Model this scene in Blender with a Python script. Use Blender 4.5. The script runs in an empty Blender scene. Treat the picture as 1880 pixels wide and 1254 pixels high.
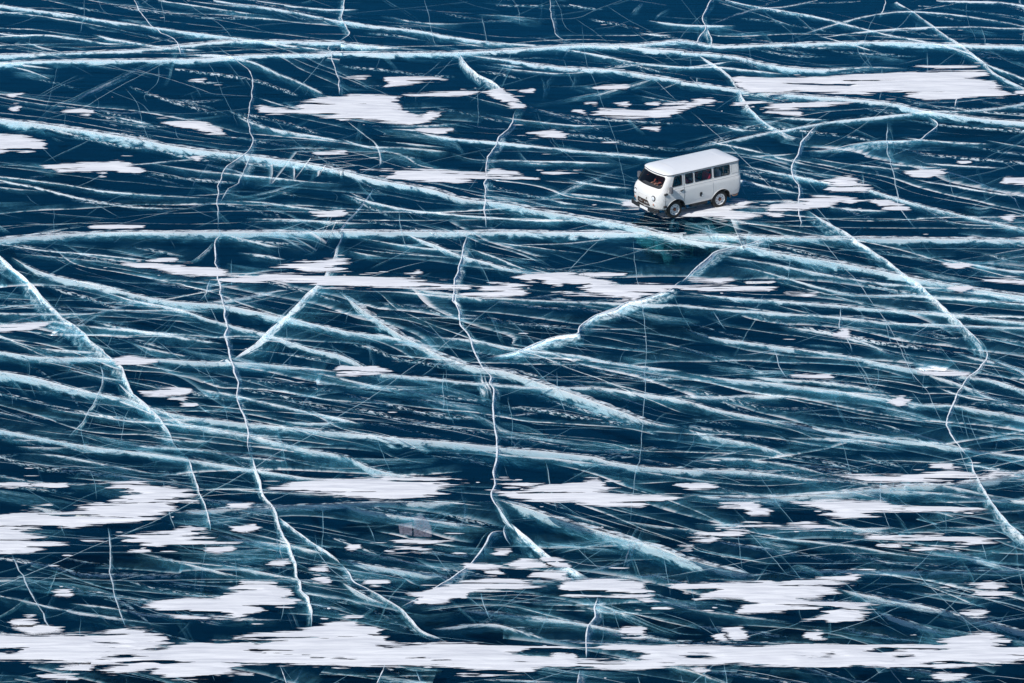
import bpy, bmesh, math, random
import numpy as np
from mathutils import Vector, Matrix

random.seed(7)
scene = bpy.context.scene
COL = scene.collection
R = math.radians

# ------------------------------------------------------------------ camera
PITCH, DIST, FPX = R(21.56), 136.0, 6688.0          # focal length in photo pixels (1880 wide)
CAM = np.array([0.0, -DIST * math.cos(PITCH), DIST * math.sin(PITCH)])
cd = bpy.data.cameras.new('camera')
cd.sensor_width = 36.0
cd.lens = FPX / 1880.0 * 36.0
cd.clip_start, cd.clip_end = 1.0, 9000.0
cam = bpy.data.objects.new('camera', cd)
cam.location = CAM
cam.rotation_euler = (math.pi / 2 - PITCH, 0, 0)
COL.objects.link(cam)
scene.camera = cam

# ------------------------------------------------------------------ sky and sun
SUN_AZ_VEC, SUN_EL = (-0.66, -0.75), R(42)
world = bpy.data.worlds.new('World')
scene.world = world
world.use_nodes = True
wn = world.node_tree.nodes
sky = wn.new('ShaderNodeTexSky')
sky.sky_type = 'NISHITA'
sky.sun_disc = False
sky.sun_elevation = SUN_EL
sky.sun_rotation = math.atan2(SUN_AZ_VEC[0], SUN_AZ_VEC[1])
sky.altitude = 1500
sky.air_density = 1.0
sky.dust_density = 0.0
sky.ozone_density = 5.0
bg = wn['Background']
bg.inputs['Strength'].default_value = 0.085
world.node_tree.links.new(sky.outputs[0], bg.inputs['Color'])

sd = bpy.data.lights.new('sun', 'SUN')
sd.energy = 4.0
sd.angle = R(0.53)
sd.color = (1.0, 0.98, 0.955)
sun = bpy.data.objects.new('sun', sd)
az = Vector((SUN_AZ_VEC[0], SUN_AZ_VEC[1], 0)).normalized()
sdir = az * math.cos(SUN_EL) + Vector((0, 0, math.sin(SUN_EL)))
sun.rotation_euler = sdir.to_track_quat('Z', 'Y').to_euler()
sun.location = (0, 0, 60)
COL.objects.link(sun)

vs = scene.view_settings
vs.view_transform = 'Standard'
vs.look = 'None'
vs.exposure = 0.07
vs.gamma = 1.0
vs.use_curve_mapping = False
cy = scene.cycles
cy.use_denoising = True
cy.max_bounces = 10
cy.diffuse_bounces = 3
cy.glossy_bounces = 3
cy.transmission_bounces = 4
cy.transparent_max_bounces = 32
cy.use_adaptive_sampling = True
cy.adaptive_threshold = 0.02
cy.caustics_reflective = False
cy.caustics_refractive = False

# ------------------------------------------------------------------ helpers
TILES = dict(A=(0, 0), B=(625, 0), C=(1250, 0), D=(0, 418), E=(625, 418), F=(1250, 418), G=(0, 834), H=(625, 834), I=(1250, 834))


def parse(s):
    """'A x,y x,y B x,y': survey points read off sheets A..I, V; in survey pixels."""
    out, ox, oy, k = [], 0, 0, 1.0
    for w in s.split():
        if w == 'V':
            ox, oy, k = 1130, 250, 6.963
        elif w == 'X':
            ox, oy, k = 0, 0, 1.0
        elif w in TILES:
            (ox, oy), k = TILES[w], 2.984
        else:
            a, b = w.split(',')
            out.append((ox + float(a) / k, oy + float(b) / k))
    return np.array(out)


def ground(px, py, z=0.0):
    """survey pixel -> point of the horizontal plane at height z."""
    px, py = np.asarray(px, float), np.asarray(py, float)
    dx, dy = (px - 940) / FPX, -(py - 627) / FPX
    d = np.stack([dx, math.cos(PITCH) + dy * math.sin(PITCH), -math.sin(PITCH) + dy * math.cos(PITCH)], -1)
    t = (z - CAM[2]) / d[..., 2]
    return CAM + d * t[..., None]


class VNoise:
    def __init__(self, seed, n=256):
        self.t = np.random.RandomState(seed).rand(n, n)
        self.n = n

    def __call__(self, x, y):
        x, y = np.asarray(x, float), np.asarray(y, float)
        xi, yi = np.floor(x).astype(int), np.floor(y).astype(int)
        fx, fy = x - xi, y - yi
        fx, fy = fx * fx * (3 - 2 * fx), fy * fy * (3 - 2 * fy)
        n, t = self.n, self.t
        a, b = t[xi % n, yi % n], t[(xi + 1) % n, yi % n]
        c, d = t[xi % n, (yi + 1) % n], t[(xi + 1) % n, (yi + 1) % n]
        return (a * (1 - fx) + b * fx) * (1 - fy) + (c * (1 - fx) + d * fx) * fy

    def fbm(self, x, y, o=3):
        s, a, tot = 0, 1.0, 0
        for k in range(o):
            s = s + a * self(np.asarray(x) * 2 ** k + 17.3 * k, np.asarray(y) * 2 ** k + 9.1 * k)
            tot += a
            a *= 0.5
        return s / tot


VN = VNoise(3)


def link(o, parent=None):
    COL.objects.link(o)
    if parent is not None:
        o.parent = parent
    return o


def mesh_obj(name, verts, faces, mats, parent=None, smooth=False, midx=None):
    me = bpy.data.meshes.new(name)
    me.from_pydata([tuple(map(float, v)) for v in verts], [], [tuple(map(int, f)) for f in faces])
    for m in (mats if isinstance(mats, (list, tuple)) else [mats]):
        me.materials.append(m)
    if smooth:
        me.polygons.foreach_set('use_smooth', [True] * len(me.polygons))
    if midx is not None:
        me.polygons.foreach_set('material_index', midx)
    me.update()
    o = bpy.data.objects.new(name, me)
    return link(o, parent)


def tag(o, label=None, cat=None, group=None, kind=None):
    if label: o['label'] = label
    if cat: o['category'] = cat
    if group: o['group'] = group
    if kind: o['kind'] = kind
    return o


# ------------------------------------------------------------------ materials
def new_mat(name):
    m = bpy.data.materials.new(name)
    m.use_nodes = True
    m.node_tree.nodes.clear()
    return m, m.node_tree.nodes, m.node_tree.links


def nd(ns, typ, **kw):
    n = ns.new(typ)
    for k, v in kw.items():
        if k in n.inputs.keys():
            n.inputs[k].default_value = v
        else:
            setattr(n, k, v)
    return n


def math_n(ns, ls, op, a, b=None, clamp=False):
    n = ns.new('ShaderNodeMath')
    n.operation = op
    n.use_clamp = clamp
    for i, v in enumerate((a, b)):
        if v is None:
            continue
        if isinstance(v, (int, float)):
            n.inputs[i].default_value = v
        else:
            ls.new(v, n.inputs[i])
    return n.outputs[0]


def smooth_n(ns, ls, val, lo, hi, tmin=0.0, tmax=1.0):
    n = ns.new('ShaderNodeMapRange')
    n.interpolation_type = 'SMOOTHSTEP'
    for i, v in enumerate((val, lo, hi, tmin, tmax)):
        if isinstance(v, (int, float)):
            n.inputs[i].default_value = v
        else:
            ls.new(v, n.inputs[i])
    return n.outputs[0]


def pbr(name, col, rough=0.5, metal=0.0, noise=0.0, nscale=8.0, bump=0.0, coat=0.0, spec=0.5):
    m, ns, ls = new_mat(name)
    out = nd(ns, 'ShaderNodeOutputMaterial')
    p = nd(ns, 'ShaderNodeBsdfPrincipled')
    p.inputs['Base Color'].default_value = (*col, 1)
    p.inputs['Roughness'].default_value = rough
    p.inputs['Metallic'].default_value = metal
    p.inputs['Coat Weight'].default_value = coat
    p.inputs['Specular IOR Level'].default_value = spec
    ls.new(p.outputs[0], out.inputs[0])
    if noise or bump:
        tc = nd(ns, 'ShaderNodeTexCoord')
        t = nd(ns, 'ShaderNodeTexNoise', Scale=nscale, Detail=5.0, Roughness=0.6)
        ls.new(tc.outputs['Object'], t.inputs['Vector'])
        if noise:
            mx = nd(ns, 'ShaderNodeMix', data_type='RGBA')
            ls.new(t.outputs['Fac'], mx.inputs['Factor'])
            mx.inputs['A'].default_value = (*[c * (1 - noise) for c in col], 1)
            mx.inputs['B'].default_value = (*[min(1, c * (1 + noise)) for c in col], 1)
            for i in mx.inputs:
                if i.type == 'RGBA' and i.name == 'A': i.default_value = (*[c * (1 - noise) for c in col], 1)
                if i.type == 'RGBA' and i.name == 'B': i.default_value = (*[min(1, c * (1 + noise)) for c in col], 1)
            ls.new(mx.outputs['Result'] if mx.outputs['Result'].type == 'RGBA' else [o for o in mx.outputs if o.type == 'RGBA'][0], p.inputs['Base Color'])
        if bump:
            b = nd(ns, 'ShaderNodeBump', Strength=bump, Distance=0.01)
            ls.new(t.outputs['Fac'], b.inputs['Height'])
            ls.new(b.outputs[0], p.inputs['Normal'])
    return m


def mat_ice():
    """clear lake ice: fresnel gloss over a clear, faintly blue body."""
    m, ns, ls = new_mat('clear_ice')
    out = nd(ns, 'ShaderNodeOutputMaterial')
    tc = nd(ns, 'ShaderNodeTexCoord')
    mp = nd(ns, 'ShaderNodeMapping')
    mp.inputs['Scale'].default_value = (0.35, 3.2, 1)
    ls.new(tc.outputs['Object'], mp.inputs['Vector'])
    nz = nd(ns, 'ShaderNodeTexNoise', Scale=1.6, Detail=6.0, Roughness=0.65)
    ls.new(mp.outputs[0], nz.inputs['Vector'])
    bp = nd(ns, 'ShaderNodeBump', Strength=0.22, Distance=0.012)
    ls.new(nz.outputs['Fac'], bp.inputs['Height'])
    fr = nd(ns, 'ShaderNodeFresnel', IOR=1.31)
    geo = nd(ns, 'ShaderNodeNewGeometry')
    front = math_n(ns, ls, 'SUBTRACT', 1.0, geo.outputs['Backfacing'])
    fac = math_n(ns, ls, 'MULTIPLY', fr.outputs[0], front)
    mps = nd(ns, 'ShaderNodeMapping')
    mps.inputs['Scale'].default_value = (0.25, 5.0, 1)
    ls.new(tc.outputs['Object'], mps.inputs['Vector'])
    ns2 = nd(ns, 'ShaderNodeTexNoise', Scale=1.0, Detail=7.0, Roughness=0.7)      # wind-scoured sheen
    ls.new(mps.outputs[0], ns2.inputs['Vector'])
    fac = math_n(ns, ls, 'MULTIPLY', fac, smooth_n(ns, ls, ns2.outputs['Fac'], 0.3, 0.7, 0.72, 1.3))
    gl = nd(ns, 'ShaderNodeBsdfGlossy', Roughness=0.06, Color=(0.10, 0.78, 0.98, 1))
    ls.new(bp.outputs[0], gl.inputs['Normal'])
    tr = nd(ns, 'ShaderNodeBsdfTransparent')
    mx = nd(ns, 'ShaderNodeMixShader')
    ls.new(fac, mx.inputs[0]); ls.new(tr.outputs[0], mx.inputs[1]); ls.new(gl.outputs[0], mx.inputs[2])
    ls.new(mx.outputs[0], out.inputs['Surface'])
    ab = nd(ns, 'ShaderNodeVolumeAbsorption', Density=0.30)
    ab.inputs['Color'].default_value = (0.0, 0.76, 0.90, 1)
    ls.new(ab.outputs[0], out.inputs['Volume'])
    return m


def mat_fracture():
    """white fracture sheets inside the ice: many tiny crack faces, thinning out downwards."""
    m, ns, ls = new_mat('fracture_white')
    out = nd(ns, 'ShaderNodeOutputMaterial')
    uv = nd(ns, 'ShaderNodeUVMap', uv_map='UVMap')
    sx = nd(ns, 'ShaderNodeSeparateXYZ')
    ls.new(uv.outputs[0], sx.inputs[0])
    u, v = sx.outputs[0], sx.outputs[1]            # u metres along, v 0 (surface) .. 1 (deep)
    at = {}
    for a in ('den', 'spk', 'seed', 'dep', 'soft'):
        n = nd(ns, 'ShaderNodeAttribute', attribute_name=a)
        at[a] = n.outputs['Fac']
    w = math_n(ns, ls, 'MULTIPLY', v, at['dep'])
    shear = math_n(ns, ls, 'MULTIPLY_ADD', w, -0.4)
    ls.new(u, shear.node.inputs[2])

    def tex(su, sw, det, rough, off, dist=0.0):
        c = nd(ns, 'ShaderNodeCombineXYZ')
        ls.new(math_n(ns, ls, 'MULTIPLY', shear, su), c.inputs[0])
        ls.new(math_n(ns, ls, 'MULTIPLY', w, sw), c.inputs[1])
        s2 = math_n(ns, ls, 'ADD', at['seed'], off)
        ls.new(s2, c.inputs[2])
        t = nd(ns, 'ShaderNodeTexNoise', Scale=1.0, Detail=det, Roughness=rough, Distortion=dist)
        ls.new(c.outputs[0], t.inputs['Vector'])
        return t.outputs['Fac']
    nA = tex(0.30, 3.2, 6.0, 0.60, 0.0, 0.5)       # long brushed streaks
    nB = tex(1.10, 3.0, 5.0, 0.62, 31.0, 0.8)      # blotches
    nF = tex(5.5, 13.0, 3.0, 0.60, 47.0, 0.4)      # grain
    n0 = tex(0.20, 0.6, 4.0, 0.62, 63.0)           # slow changes along the crack

    def mad(a, k, c):
        o = math_n(ns, ls, 'MULTIPLY_ADD', a, k)
        if isinstance(c, (int, float)): o.node.inputs[2].default_value = c
        else: ls.new(c, o.node.inputs[2])
        return o

    def mul(*xs):
        o = xs[0]
        for x in xs[1:]: o = math_n(ns, ls, 'MULTIPLY', o, x)
        return o
    vr = mul(v, mad(nB, -2.2, 2.1))                # ragged reach
    inv = math_n(ns, ls, 'SUBTRACT', 1.0, vr, True)
    lastv = smooth_n(ns, ls, v, 0.7, 1.0, 1.0, 0.0)
    inv = mul(inv, lastv)
    # white core under the mouth, falling off fast
    den2 = mul(at['den'], at['den'])
    core = smooth_n(ns, ls, vr, mul(den2, 0.10), mad(den2, 0.64, mad(n0, 0.30, 0.0)), 1.0, 0.0)
    core = mul(core, smooth_n(ns, ls, mad(nB, 0.6, mul(nF, 0.4)), 0.35, 0.54, 0.32, 1.65))
    # thin cloudy veil further down
    veil = mul(math_n(ns, ls, 'POWER', inv, 1.25), smooth_n(ns, ls, mad(nA, 0.75, mul(nB, 0.25)), 0.38, 0.66, 0.05, 0.72))
    veil = mul(veil, smooth_n(ns, ls, nF, 0.34, 0.64, 0.5, 1.3))
    veil = mul(veil, smooth_n(ns, ls, v, 0.0, 0.22, 0.35, 1.0))
    spkv = mul(smooth_n(ns, ls, mad(n0, 0.45, nF), 0.70, 0.80), math_n(ns, ls, 'POWER', inv, 0.8))
    spkv = math_n(ns, ls, 'ADD', spkv, mul(veil, 0.5))
    hard = math_n(ns, ls, 'SUBTRACT', 1.0, at['soft'])
    a0 = math_n(ns, ls, 'ADD', mul(core, hard), mul(veil, mad(at['soft'], 0.8, 0.7)))
    mixv = nd(ns, 'ShaderNodeMix', data_type='FLOAT')
    ls.new(at['spk'], mixv.inputs[0]); ls.new(a0, mixv.inputs[2]); ls.new(spkv, mixv.inputs[3])
    var = smooth_n(ns, ls, n0, 0.30, 0.62, 0.62, 1.3)
    al = mul(mixv.outputs[0], var)
    al = math_n(ns, ls, 'MULTIPLY', al, at['den'], True)
    # a sheet is a mass of tiny facets: it scatters like snow, whichever way it hangs
    up = nd(ns, 'ShaderNodeCombineXYZ', X=0.0, Y=-0.35, Z=0.94)
    # dense rime is white; a thin veil of it in clear ice is blue-green
    ck = nd(ns, 'ShaderNodeMix', data_type='RGBA')
    ls.new(smooth_n(ns, ls, al, 0.10, 0.66), ck.inputs[0])
    ck.inputs[6].default_value = (0.15, 0.47, 0.58, 1)
    ck.inputs[7].default_value = (0.82, 0.80, 0.785, 1)
    df = nd(ns, 'ShaderNodeBsdfDiffuse')
    tl = nd(ns, 'ShaderNodeBsdfTranslucent')
    ls.new(ck.outputs[2], df.inputs['Color']); ls.new(ck.outputs[2], tl.inputs['Color'])
    ls.new(up.outputs[0], df.inputs['Normal'])
    mm = nd(ns, 'ShaderNodeAddShader')             # lit from the front it scatters back, lit from behind it glows through
    ls.new(df.outputs[0], mm.inputs[0]); ls.new(tl.outputs[0], mm.inputs[1])
    tr = nd(ns, 'ShaderNodeBsdfTransparent')
    mx = nd(ns, 'ShaderNodeMixShader')
    ls.new(al, mx.inputs[0]); ls.new(tr.outputs[0], mx.inputs[1]); ls.new(mm.outputs[0], mx.inputs[2])
    ls.new(mx.outputs[0], out.inputs['Surface'])
    return m


def mat_seam():
    """rime-filled crack mouth lying on the surface."""
    m, ns, ls = new_mat('rime_seam')
    out = nd(ns, 'ShaderNodeOutputMaterial')
    uv = nd(ns, 'ShaderNodeUVMap', uv_map='UVMap')
    at = nd(ns, 'ShaderNodeAttribute', attribute_name='den')
    t = nd(ns, 'ShaderNodeTexNoise', Scale=1.0, Detail=4.0, Roughness=0.7)
    tc = nd(ns, 'ShaderNodeTexCoord')
    mp = nd(ns, 'ShaderNodeMapping')
    mp.inputs['Scale'].default_value = (2.2, 5, 3)
    ls.new(tc.outputs['Object'], mp.inputs['Vector']); ls.new(mp.outputs[0], t.inputs['Vector'])
    br = nd(ns, 'ShaderNodeAttribute', attribute_name='soft')   # how broken the rime is
    lo = math_n(ns, ls, 'MULTIPLY_ADD', br.outputs['Fac'], 0.16); lo.node.inputs[2].default_value = 0.30
    hi = math_n(ns, ls, 'ADD', lo, 0.20)
    mn = math_n(ns, ls, 'MULTIPLY_ADD', br.outputs['Fac'], -0.25); mn.node.inputs[2].default_value = 0.25
    a = smooth_n(ns, ls, t.outputs['Fac'], lo, hi, mn, 1.0)
    a = math_n(ns, ls, 'MULTIPLY', a, at.outputs['Fac'], True)
    ck = nd(ns, 'ShaderNodeMix', data_type='RGBA')
    ls.new(smooth_n(ns, ls, at.outputs['Fac'], 0.25, 0.9), ck.inputs[0])
    ck.inputs[6].default_value = (0.30, 0.66, 0.82, 1)
    ck.inputs[7].default_value = (0.86, 0.90, 0.92, 1)
    df = nd(ns, 'ShaderNodeBsdfDiffuse')
    ls.new(ck.outputs[2], df.inputs['Color'])
    tr = nd(ns, 'ShaderNodeBsdfTransparent')
    mx = nd(ns, 'ShaderNodeMixShader')
    ls.new(a, mx.inputs[0]); ls.new(tr.outputs[0], mx.inputs[1]); ls.new(df.outputs[0], mx.inputs[2])
    ls.new(mx.outputs[0], out.inputs['Surface'])
    return m


def mat_snow():
    m, ns, ls = new_mat('wind_packed_snow')
    out = nd(ns, 'ShaderNodeOutputMaterial')
    p = nd(ns, 'ShaderNodeBsdfPrincipled', Roughness=0.75)
    p.inputs['Specular IOR Level'].default_value = 0.25
    tc = nd(ns, 'ShaderNodeTexCoord')
    mp = nd(ns, 'ShaderNodeMapping')
    mp.inputs['Rotation'].default_value = (0, 0, R(-9))
    mp.inputs['Scale'].default_value = (0.35, 3.6, 1)
    ls.new(tc.outputs['Object'], mp.inputs['Vector'])
    t = nd(ns, 'ShaderNodeTexNoise', Scale=1.7, Detail=7.0, Roughness=0.62)
    ls.new(mp.outputs[0], t.inputs['Vector'])
    cr = nd(ns, 'ShaderNodeValToRGB')
    cr.color_ramp.elements[0].position = 0.30
    cr.color_ramp.elements[0].color = (0.64, 0.645, 0.68, 1)
    cr.color_ramp.elements[1].position = 0.58
    cr.color_ramp.elements[1].color = (0.85, 0.85, 0.855, 1)
    ls.new(t.outputs['Fac'], cr.inputs[0])
    ls.new(cr.outputs[0], p.inputs['Base Color'])
    b = nd(ns, 'ShaderNodeBump', Strength=0.6, Distance=0.04)
    ls.new(t.outputs['Fac'], b.inputs['Height'])
    ls.new(b.outputs[0], p.inputs['Normal'])
    # wind-brushed rim: the thin edge breaks up into fine streaks
    at = nd(ns, 'ShaderNodeAttribute', attribute_name='edge')
    mp2 = nd(ns, 'ShaderNodeMapping')
    mp2.inputs['Scale'].default_value = (0.8, 13.0, 1)
    ls.new(tc.outputs['Object'], mp2.inputs['Vector'])
    t2 = nd(ns, 'ShaderNodeTexNoise', Scale=1.0, Detail=5.0, Roughness=0.68)
    ls.new(mp2.outputs[0], t2.inputs['Vector'])
    e = math_n(ns, ls, 'MULTIPLY_ADD', t2.outputs['Fac'], 0.66)
    mp3 = nd(ns, 'ShaderNodeMapping')
    mp3.inputs['Rotation'].default_value = (0, 0, R(-5))
    mp3.inputs['Scale'].default_value = (0.22, 2.2, 1)
    ls.new(tc.outputs['Object'], mp3.inputs['Vector'])
    t3 = nd(ns, 'ShaderNodeTexNoise', Scale=1.0, Detail=4.0, Roughness=0.6)
    ls.new(mp3.outputs[0], t3.inputs['Vector'])
    thin = smooth_n(ns, ls, t3.outputs['Fac'], 0.52, 0.70, 0.0, 0.72)      # scoured places
    eb = math_n(ns, ls, 'MINIMUM', at.outputs['Fac'], 0.55)
    eb = math_n(ns, ls, 'SUBTRACT', eb, thin)
    e2 = math_n(ns, ls, 'SUBTRACT', eb, 0.285)
    ls.new(e2, e.node.inputs[2])
    ls.new(smooth_n(ns, ls, e, 0.0, 0.05), p.inputs['Alpha'])
    ls.new(p.outputs[0], out.inputs[0])
    return m


def mat_water():
    m, ns, ls = new_mat('deep_lake_water')
    out = nd(ns, 'ShaderNodeOutputMaterial')
    d = nd(ns, 'ShaderNodeBsdfDiffuse')
    tc = nd(ns, 'ShaderNodeTexCoord')
    t = nd(ns, 'ShaderNodeTexNoise', Scale=0.08, Detail=4.0)
    ls.new(tc.outputs['Object'], t.inputs['Vector'])
    cr = nd(ns, 'ShaderNodeValToRGB')
    cr.color_ramp.elements[0].position = 0.3
    cr.color_ramp.elements[0].color = (0.004, 0.014, 0.024, 1)
    cr.color_ramp.elements[1].position = 0.75
    cr.color_ramp.elements[1].color = (0.006, 0.026, 0.042, 1)
    ls.new(t.outputs['Fac'], cr.inputs[0]); ls.new(cr.outputs[0], d.inputs['Color'])
    ls.new(d.outputs[0], out.inputs[0])
    return m


M_ICE, M_FRAC, M_SEAM, M_SNOW, M_WATER = mat_ice(), mat_fracture(), mat_seam(), mat_snow(), mat_water()

# ------------------------------------------------------------------ the frozen lake
HX, YA, YB, THICK = 3000.0, -1500.0, 5000.0, 2.6


def box(name, x0, x1, y0, y1, z0, z1, mat, parent=None):
    v = [(x, y, z) for z in (z0, z1) for y in (y0, y1) for x in (x0, x1)]
    f = [(0, 2, 3, 1), (4, 5, 7, 6), (0, 1, 5, 4), (2, 6, 7, 3), (0, 4, 6, 2), (1, 3, 7, 5)]
    return mesh_obj(name, v, f, mat, parent)


ice = box('lake_ice', -HX, HX, YA, YB, -THICK, 0.0, M_ICE)
tag(ice, 'clear dark blue lake ice crossed by white cracks', kind='structure')
water = mesh_obj('lake_water', [(-HX, YA, -THICK + .1), (HX, YA, -THICK + .1), (HX, YB, -THICK + .1), (-HX, YB, -THICK + .1)], [(0, 1, 2, 3)], M_WATER)
tag(water, 'deep blue lake water under the ice', kind='structure')

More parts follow.
